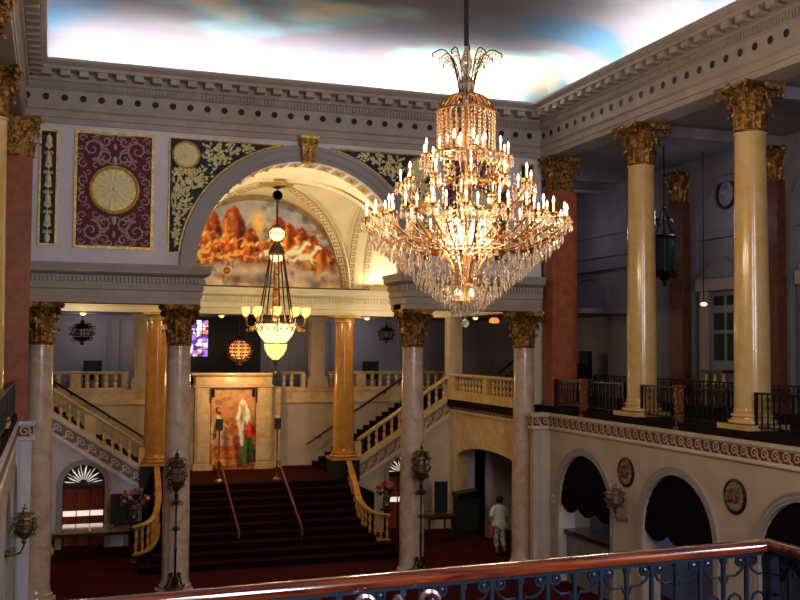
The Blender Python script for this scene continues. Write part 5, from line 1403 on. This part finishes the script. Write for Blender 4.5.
# ------------------------------------------------------------------ stair handrails with brass posts
for x0, x1, lab in ((4.98,5.0,'brown centre handrail of the grand stairs with brass post, left one'),(6.80,6.78,'brown centre handrail of the grand stairs with brass post, right one')):
    t = thing('stair_handrail', (x0,31.45,-4.2), lab, 'handrail')
    MB().tube([(x0,31.45,-3.6),(x0,31.2,-3.6),(x1,27.98,-5.12),(x1,27.93,-5.3)], .035, 8).build('handrail', M['wood_brown'], t)
    b = MB(); b.lathe([(.13,0),(.12,.04),(.04,.08),(.03,.5),(.045,.55),(.03,.6),(.025,1.5),(.05,1.55),(.02,1.6)], (x0,31.5,-4.2), 12); b.build('brass_post', M['brass'], t)
    MB().box(x0-.1,x0+.1,31.42,31.58,-2.62,-2.28).build('post_head', M['bronze'], t)
    for y in (30.2, 29.2, 28.1):
        zf = -6.0 + .18*(int((y-27.4)/.39)+1); f = (31.2-y)/3.22; xx = x0+(x1-x0)*f; zr = -3.6-1.52*f
        MB().tube([(xx,y,zf),(xx,y,zr)], .018, 6).build('handrail_stanchion', M['bronze'], t)
for sg, lab in ((1,'dark wooden wall handrail rising behind the right amber column'),(-1,'dark wooden wall handrail of the left side flight')):
    X = lambda u: vcx+sg*u
    t = thing('wall_handrail', (X(3.0),34.7,-3.4), lab, 'handrail')
    MB().tube([(X(2.5),34.75,-3.45),(X(6.3),34.75,-.98)], .04, 6).build('handrail', M['wood_dark'], t)
    for u in (3.0,4.2,5.4): z = -3.45+(u-2.5)*.65; MB().tube([(X(u),34.99,z-.12),(X(u),34.8,z-.12),(X(u),34.75,z)], .02, 5).build('rail_bracket', M['bronze'], t)

# ------------------------------------------------------------------ furniture on the lower floor
def table(x0,x1,y0,y1,z,label,m,legm):
    t = thing('side_table', ((x0+x1)/2,(y0+y1)/2,-6.0), label, 'table')
    MB().box(x0,x1,y0,y1,z-.06,z).build('tabletop', m, t); b = MB(); b.box(x0+.06,x1-.06,y0+.05,y1-.05,z-.16,z-.06); b.build('apron', legm, t)
    for x in (x0+.1,x1-.1):
        for y in (y0+.1,y1-.1): MB().lathe([(.02,-6.0),(.035,-5.6),(.03,-5.3),(.045,z-.3),(.04,z-.16)], (x,y,0), 8).build('leg', legm, t)
polish = mat('polished_tabletop', srgb(176,138,104), .12, coat=1)
table(.08,2.4,29.7,30.95,-5.2,'long polished wooden table in front of the fanlight door', polish, M['wood_dark'])
table(11.0,11.95,29.2,30.0,-5.15,'brown wooden table below the dark board at right', mat('brown_top', srgb(96,58,38), .25, coat=.5), M['wood_dark'])
t = thing('display_board', (2.05,30.4,-5.2), 'dark green board standing on the polished table beside the flowers', 'board')
b = MB(); b.box(1.74,2.36,30.4,30.44,-5.15,-4.32); b.build('board_panel', M['dark_green'], t); b = MB(); b.box(1.8,2.3,30.35,30.52,-5.2,-5.15); frame_mb(b, rect_pts(1.72,2.38,-5.15,-4.30), rect_pts(1.72,2.38,-5.15,-4.30,.03), FY(30.4), -.01, 0); b.build('board_frame', M['black'], t)
t = thing('display_board', (11.6,29.6,-5.15), 'black upright board standing on the brown table right of the standing lantern', 'board')
b = MB(); b.box(11.4,11.82,29.6,29.65,-5.12,-4.2); b.build('board_panel', M['black'], t); b = MB(); b.box(11.46,11.76,29.52,29.74,-5.15,-5.12); b.build('board_foot', M['black'], t)
t = thing('lectern_cabinet', (12.85,30.4,-6.0), 'dark cabinet with sloping lid in the wide side arch beyond the walking person', 'cabinet')
MB().box(12.45,13.2,30.2,30.7,-6.0,-4.85).build('cabinet_body', M['black'], t); b = MB(); b.prism([(12.42,-4.85),(13.23,-4.85),(13.23,-4.6),(12.42,-4.7)], lambda u,z,d:(u,d,z), 30.17, 30.73); b.build('lid', M['iron'], t); b = MB(); b.box(12.5,13.15,30.18,30.2,-5.9,-4.9); b.build('door', M['dark_green'], t)
t = thing('green_vase', (.05,28.9,-6.0), 'small dark stand with yellow-green vase beside the leftmost marble column', 'vase')
b = MB(); b.lathe([(.08,-5.65),(.12,-5.58),(.12,-5.5),(.06,-5.42),(.05,-5.38)], (.08,28.9,0), 14); b.build('vase_body', mat('yellow_green_glaze', srgb(170,180,70), .3), t)
b = MB(); b.lathe([(.2,-5.68),(.2,-5.65)], (.08,28.9,0), 16); b.lathe([(.15,-6.0),(.03,-5.95),(.03,-5.7),(.1,-5.68)], (.08,28.9,0), 10); b.build('stand', M['wood_dark'], t)
def flowers(x, y, z, R, label, seed):
    rr = random.Random(seed); t = thing('flower_arrangement', (x,y,-6.0), label, 'flowers')
    b = MB(); b.lathe([(.22,-6.0),(.2,-5.94),(.08,-5.88),(.08,z-.55),(.2,z-.5),(.2,z-.46)], (x,y,0), 14); b.build('plant_stand', M['wood_dark'], t)
    b = MB(); b.lathe([(.08,z-.46),(.13,z-.36),(.1,z-.22),(.13,z-.12),(.11,z-.12)], (x,y,0), 14); b.build('vase', M['pewter'], t)
    b = MB()
    for k in range(110):
        a = rr.uniform(0,2*PI); e = rr.uniform(-.3,1.3); q = R*rr.uniform(.5,1.25); c, s = math.cos(a), math.sin(a)
        p = Vector((x+q*math.cos(e)*c, y+q*math.cos(e)*s, z+q*math.sin(e))); o = Vector((x,y,z-.1)); d = (p-o)
        n = d.cross(Vector((0,0,1))).normalized()*.035
        m_ = o+d*.7; b.face([tuple(o+d*.4), tuple(m_+n), tuple(p), tuple(m_-n)])
    b.build('foliage', M['leaf'], t)
    cols = [mat('petal%d_%d' % (seed,i), srgb(*c), .6) for i, c in enumerate(((200,80,60),(224,180,160),(160,60,90),(210,120,90),(120,90,150)))]
    for k in range(40):
        a = rr.uniform(0,2*PI); e = rr.uniform(-.2,1.4); q = R*rr.uniform(.75,1.05)
        p = (x+q*math.cos(e)*math.cos(a), y+q*math.cos(e)*math.sin(a), z+q*math.sin(e)); b = MB(); b.ball(p, .035, 7, 5, .8)
        for j in range(5): g = 2*PI*j/5; b.ball((p[0]+.032*math.cos(g), p[1]-.01, p[2]+.032*math.sin(g)), .024, 5, 4)
        b.build('blossom', cols[k % 5], t)
flowers(2.28, 29.15, -4.42, .42, 'red and pink flower arrangement behind the left curving balustrade', 3)
flowers(9.68, 29.2, -4.42, .34, 'purple and pink flower arrangement behind the right curving balustrade', 8)
# ------------------------------------------------------------------ person walking away
PX, PY, PZ = 12.38, 26.95, -6.0
pt_ = thing('person', (PX,PY,PZ), 'person in white T-shirt and patterned white trousers walking away with red bag', 'person')
def skin(name, verts, edges, mats, parent, levels=2, root=0):
    me = bpy.data.meshes.new(name); me.from_pydata([v[:3] for v in verts], edges, [])
    o = bpy.data.objects.new(name, me); COL.objects.link(o)
    md = o.modifiers.new('skin','SKIN'); md.use_smooth_shade = True
    sv = me.skin_vertices[0].data
    for i, v in enumerate(verts): sv[i].radius = (v[3], v[4] if len(v) > 4 else v[3]); sv[i].use_root = (i == root)
    sb = o.modifiers.new('sub','SUBSURF'); sb.levels = levels; sb.render_levels = levels
    dg = bpy.context.evaluated_depsgraph_get(); ev = o.evaluated_get(dg); nm = bpy.data.meshes.new_from_object(ev)
    bpy.data.objects.remove(o); o2 = bpy.data.objects.new(name, nm); nm.materials.clear(); nm.materials.append(mats)
    nm.name = name; nm.polygons.foreach_set('use_smooth', [True]*len(nm.polygons))
    COL.objects.link(o2); o2.parent = parent; return o2
V = [(0,0,.92,.13,.10),(0,0,1.06,.115,.09),(0,.01,1.22,.13,.095),(0,.01,1.36,.12,.085),(0,0,1.44,.05,.05),(0,.01,1.50,.048,.048),(0,.02,1.585,.075,.088),(0,.025,1.635,.05,.06),
 (-.16,.0,1.365,.05),(-.225,-.01,1.14,.038),(-.235,.07,.93,.028),(.16,.0,1.365,.05),(.225,-.01,1.14,.038),(.245,.05,.92,.028),
 (-.085,0,.84,.085),(-.09,.05,.48,.055),(-.09,-.05,.09,.036),(-.09,.07,.03,.03),
 (.085,0,.84,.085),(.085,-.02,.48,.055),(.085,-.20,.15,.036),(.09,-.10,.05,.03)]
Ed = [(0,1),(1,2),(2,3),(3,4),(4,5),(5,6),(6,7),(3,8),(8,9),(9,10),(3,11),(11,12),(12,13),(0,14),(14,15),(15,16),(16,17),(0,18),(18,19),(19,20),(20,21)]
# hands: palm, thumb and four fingers each side
def hand(i0, x, y, z, s):
    global V, Ed
    n = len(V); V.append((x,y+.01,z-.06,.022,.014)); Ed.append((i0,n))
    for k, (dy, L) in enumerate(((-.024,.055),(-.008,.066),(.008,.062),(.022,.05))):
        m = len(V); V += [(x,y+dy,z-.09,.0085),(x+s*-.006,y+dy*1.1+.006,z-.09-L*.55,.0075),(x+s*-.016,y+dy*1.1+.014,z-.09-L,.006)]
        Ed += [(n,m),(m,m+1),(m+1,m+2)]
    m = len(V); V += [(x-s*.012,y+.034,z-.06,.009),(x-s*.018,y+.042,z-.095,.007)]; Ed += [(n,m),(m,m+1)]
hand(10, -.24,.09,.90,-1); hand(13, .25,.06,.89,1)
body = skin('body', V, Ed, M['skin'], pt_, 2)
# shirt, sleeves
b = MB(); rings = []
for z, a, c, dx in ((.86,.235,.155,0),(.93,.225,.15,0),(1.06,.20,.14,0),(1.2,.20,.14,0),(1.33,.20,.125,0),(1.40,.155,.10,0),(1.44,.085,.075,0),(1.455,.065,.065,0)):
    rings.append([((a+.006*math.sin(5*q))*math.cos(q)+dx, .0+(c+.006*math.cos(7*q))*math.sin(q), z+.008*math.sin(3*q)) for q in [2*PI*k/20 for k in range(20)]])
for i in range(len(rings)-1): b.idx(rings[i]+rings[i+1], [(k,(k+1)%20,20+(k+1)%20,20+k) for k in range(20)])
for s in (-1,1): b.tube([(s*.12,0,1.385),(s*.18,0,1.33),(s*.225,-.005,1.22),(s*.238,-.005,1.13)], [.07,.08,.075,.078], 12, caps=False)
b.build('t_shirt', M['white_cloth'], pt_, off=(0,0,0))
pat = mat('patterned_white_fabric', srgb(214,208,200), .8, col2=srgb(120,120,140), scale=14, ramp=(.5,.56))
tv = [(0,0,.90,.17,.13),(-.09,0,.82,.105),(-.095,.045,.5,.082),(-.095,-.03,.22,.07),(.09,0,.82,.105),(.09,-.015,.5,.082),(.088,-.13,.24,.068)]
skin('trousers', tv, [(0,1),(1,2),(2,3),(0,4),(4,5),(5,6)], pat, pt_, 2)
b = MB(); b.lathe([(.02,0),(.09,.02),(.105,.08),(.10,.14),(.07,.19),(.01,.21)], (0,.008,1.50), 16, sy=1.1); b.build('hair', M['hair'], pt_, off=(0,0,0))
b = MB()
for s in (-1,1): b.ball((s*.075,.035,1.575), .018, 6, 5, 1.4)
b.build('ear', M['skin'], pt_, off=(0,0,0))
b = MB(); b.ball((0,.108,1.575), .016, 6, 5, 1.3)
for s in (-1,1): b.ball((s*.03,.095,1.60), .010, 6, 5)
b.build('face', M['skin'], pt_, off=(0,0,0))
for s, y, z in ((-1,.03,.0),(1,-.15,.03)):
    b = MB(); b.cbox((s*.09,y,z+.045), .085, .24, .09); b.build('shoe', M['black'], pt_, off=(0,0,0))
bag = thing('shoulder_bag', (PX-.33,PY,PZ+.55), 'red bag hanging at the left side of the walking person', 'bag')
b = MB(); b.cbox((0,0,.13), .12, .30, .28); b.cbox((0,0,.13), .14, .26, .24); b.build('bag_body', mat('red_leather', srgb(150,60,44), .5), bag, off=(0,0,0))
b = MB(); b.tube([(0,-.12,.26),(.02,-.08,.40),(.02,.08,.40),(0,.12,.26)], .012, 5); b.build('strap', M['black'], bag, off=(0,0,0))

# ------------------------------------------------------------------ foreground balcony railing
ZR = -.685
rp = [(-.8,2.73),(2.40,2.97),(2.46,.3)]
t = thing('balcony_railing', (0,2.75,-1.65), 'wrought iron balcony railing with polished mahogany handrail in the foreground', 'railing')
prof = [(-.030,-.008),(-.025,-.018),(.025,-.018),(.030,-.008),(.030,.003),(.023,.013),(.010,.018),(-.010,.018),(-.023,.013),(-.030,.003)]
MB().sweep([(x,y,ZR) for x,y in rp], prof).build('handrail', M['wood_rail'], t)
MB().sweep([(x,y,ZR-.028) for x,y in rp], [(-.015,-.004),(.015,-.004),(.015,.009),(-.015,.009)]).build('rail_bar', M['iron_blue'], t)
MB().sweep([(x,y,-1.60) for x,y in rp], [(-.015,-.008),(.015,-.008),(.015,.008),(-.015,.008)]).build('bottom_rail', M['iron_blue'], t)
def bar_mesh(scroll):
    b = MB(); H = .925; b.box(-.006,.006,-.006,.006,0,H); p = .10
    for zz in (H-.050, H-.215, H-.38, H-.545, .18):
        b.box(-.010,.010,-.010,.010,zz-.010,zz+.010)
        if not scroll: continue
        for s in (-1,1):
            arc = [(p-.004,-.02),(p-.012,.012),(p-.028,.038),(p-.05,.046),(p-.07,.036),(.022,.016)]
            sp = [(.030+x_, -.006+z_) for x_, z_ in spiral(0,0,.022,.006,PI*.75,1.5,16)]
            b.tube([(s*x_,0,zz+z_) for x_, z_ in arc+sp], .0055, 5)
            b.tube([(s*.006,0,zz-.008),(s*.024,0,zz-.042),(s*.05,0,zz-.058),(s*(p-.02),0,zz-.056),(s*(p-.004),0,zz-.085)], .005, 5)
            b.ball((s*.030,0,zz-.006), .009, 6, 4)
    return b.mesh('scrolled_baluster' if scroll else 'baluster', M['iron_blue'])
bars = [bar_mesh(False), bar_mesh(True)]
for (x0,y0),(x1,y1) in zip(rp[:-1], rp[1:]):
    L = math.hypot(x1-x0,y1-y0); n = 2*int(L/.2); a = math.atan2(y1-y0,x1-x0)
    for i in range(1, n):
        f = i/n; inst('baluster', bars[i%2], t, (x0+(x1-x0)*f, y0+(y1-y0)*f-2.75, .05), a)
MB().box(2.385,2.42,2.94,2.985,-1.63,-.70).build('corner_post', M['iron_blue'], t)
b = MB(); cx0, cy0 = .97, 2.83
for s in (-1,1):
    b.tube([(cx0+s*.095+s*x_, cy0-.012, -.748+z_) for x_, z_ in spiral(0,0,.045,.008,PI,1.6,18)], .010, 6)
    b.tube([(cx0+s*x_, cy0-.012, -.745+z_) for x_, z_ in ((.05,0),(.055,-.05),(.09,-.085),(.14,-.05))], .009, 6)
    b.tube([(cx0+s*.012,cy0-.012,-.755),(cx0+s*.03,cy0-.012,-.765),(cx0+s*.05,cy0-.012,-.75)], .008, 6)
    b.tube([(cx0+s*.02,cy0-.012,-.78),(cx0+s*.012,cy0-.012,-.745),(cx0,cy0-.012,-.725)], .009, 6)
b.build('scroll_ornament', mat('bright_lit_iron', srgb(200,160,150), .25, metal=.9), t)  # pinkish light on the scroll put into a brighter metal colour
# ------------------------------------------------------------------ light
def area(name, loc, sx, sy, power, col, rot=(0,0,0), spread=PI):
    l = bpy.data.lights.new(name, 'AREA'); l.shape = 'RECTANGLE'; l.size = sx; l.size_y = sy; l.energy = power; l.color = col; l.spread = spread
    o = bpy.data.objects.new(name, l); COL.objects.link(o); o.location = loc; o.rotation_euler = rot; return o
def point(name, loc, power, col, r=.1):
    l = bpy.data.lights.new(name, 'POINT'); l.energy = power; l.color = col; l.shadow_soft_size = r
    o = bpy.data.objects.new(name, l); COL.objects.link(o); o.location = loc; return o
COVE = (.92,.98,1)
up = (PI,0,0)
# cove lamps lying in the trough on top of the cornice, facing up
area('cove_lamp_far', (5.96, YF+.12, 6.62), 12.6, .2, 520, COVE, (PI-.25,0,0))
area('cove_lamp_right', (XR+.12, 12, 6.62), .2, 24, 950, COVE, (PI,.25,0))
area('cove_lamp_left', (XL-.12, 12, 6.62), .2, 24, 580, COVE, (PI,-.25,0))
WARM = (1,.74,.44)
for i in range(6):
    a = 2*PI*i/6+.35
    point('chandelier_glow', (6.07+1.85*math.cos(a), 14.5+1.85*math.sin(a), 2.45), 90, WARM, .25)
point('chandelier_heart', (6.07,14.5,1.75), 80, (1,.78,.48), .3)
point('bay_chandelier_glow', (6.07,28.6,.55), 260, (1,.74,.38), .35)
# vault cove
area('vault_cove_right', (11.0,31.0,1.95), 3.0, .15, 45, (1,.86,.58), (PI+.1,0,0))
area('vault_cove_left', (1.0,31.0,1.95), 3.0, .15, 30, (1,.86,.58), (PI+.1,0,0))
area('vault_fill_front', (6.07,25.95,2.0), 5.0, .15, 110, (1,.86,.58), (PI-.35,0,0))  # unseen fill added on the front ledge to brighten the vault
area('mural_lamps', (6.07,30.2,1.98), 4.6, .15, 30, (1,.74,.36), (PI+.55,0,0))
# daylight through the windows of the wall behind the viewer
area('window_daylight', (8.5,-2.5,2.5), 0.8, 5.5, 600, (.82,.88,1), (PI/2,0,0))
area('window_daylight', (2.5,-2.5,2.5), 0.8, 5.5, 520, (.82,.88,1), (PI/2,0,0))
point('globe_glow', (6.0,32.9,-1.1), 110, (1,.62,.28), .2)
for x, p in ((.85,26),(9.9,26),(11.3,20)): point('aisle_lamp_glow', (x,30.4,.8), p, (1,.82,.6), .1)
for x in (1.0, 11.0, 3.5): point('corridor_fill', (x,36.3,.7), 14, (.9,.86,1), .15)  # unseen fill lights added to lift the dark corridor wall
point('bar_fill', (13.5,21.5,-2.6), 60, (.75,.82,1), .1); point('bar_fill', (13.6,17.6,-2.6), 6, (.75,.82,1), .1)  # unseen bluish fill added to brighten the wall inside the arches
point('gallery_lamp_glow', (15.2,22.2,3.4), 13, (.85,.82,1), .2); point('gallery_lamp_glow', (15.2,28.5,3.6), 18, (.85,.82,1), .2)
w = bpy.data.worlds.new('world'); SC.world = w; w.use_nodes = True
w.node_tree.nodes['Background'].inputs[0].default_value = (.55,.6,.75,1); w.node_tree.nodes['Background'].inputs[1].default_value = .03
SC.view_settings.view_transform = 'Standard'; SC.view_settings.look = 'None'; SC.view_settings.exposure = 0; SC.view_settings.gamma = 1
GROUPS = {'marble_column':'amber columns at the head of the stairs','stone_pier':'stone piers','wall_pier':'red piers on the gallery wall','ornamental_panel':'ornamental panels on the arch wall','spandrel_panel':'laurel spandrels beside the arch',
 'iron_railing':'iron railings of the galleries','gilded_post':'gilt posts on the ledge','wall_roundel':'round plaques between the arches','swag_drape':'black drapes in the arcade','oval_relief':'oval reliefs on the gallery wall',
 'stone_balustrade':'stone balustrades','standing_lantern':'standing lanterns beside the stairs','wall_lantern':'wall lanterns of the arcades','hanging_lantern':'hanging lanterns','ceiling_lamp':'small ceiling lamps',
 'stair_handrail':'centre handrails of the stairs','wall_handrail':'wall handrails of the side flights','side_table':'tables on the lower floor','display_board':'boards on the tables','flower_arrangement':'flower arrangements by the stairs','lounge_chair':'chairs on the upper balcony'}
for o in bpy.data.objects:
    if o.parent is None and 'label' in o:
        k = o.name.split('.')[0]
        if k == 'corinthian_column': o['group'] = 'pale columns below the arch wall' if o.location.y > 24.9 else 'golden columns of the galleries'
        elif k in GROUPS: o['group'] = GROUPS[k]
        if k == 'stone_pier': o['group'] = 'red stone piers of the hall' if o.location.y < 30 else 'cream piers of the upper balcony'
# lift everything so the hall floor lies at z = 0
for o in list(bpy.data.objects):
    if o.parent is None: o.location.z += EYE
bpy.context.view_layer.update()
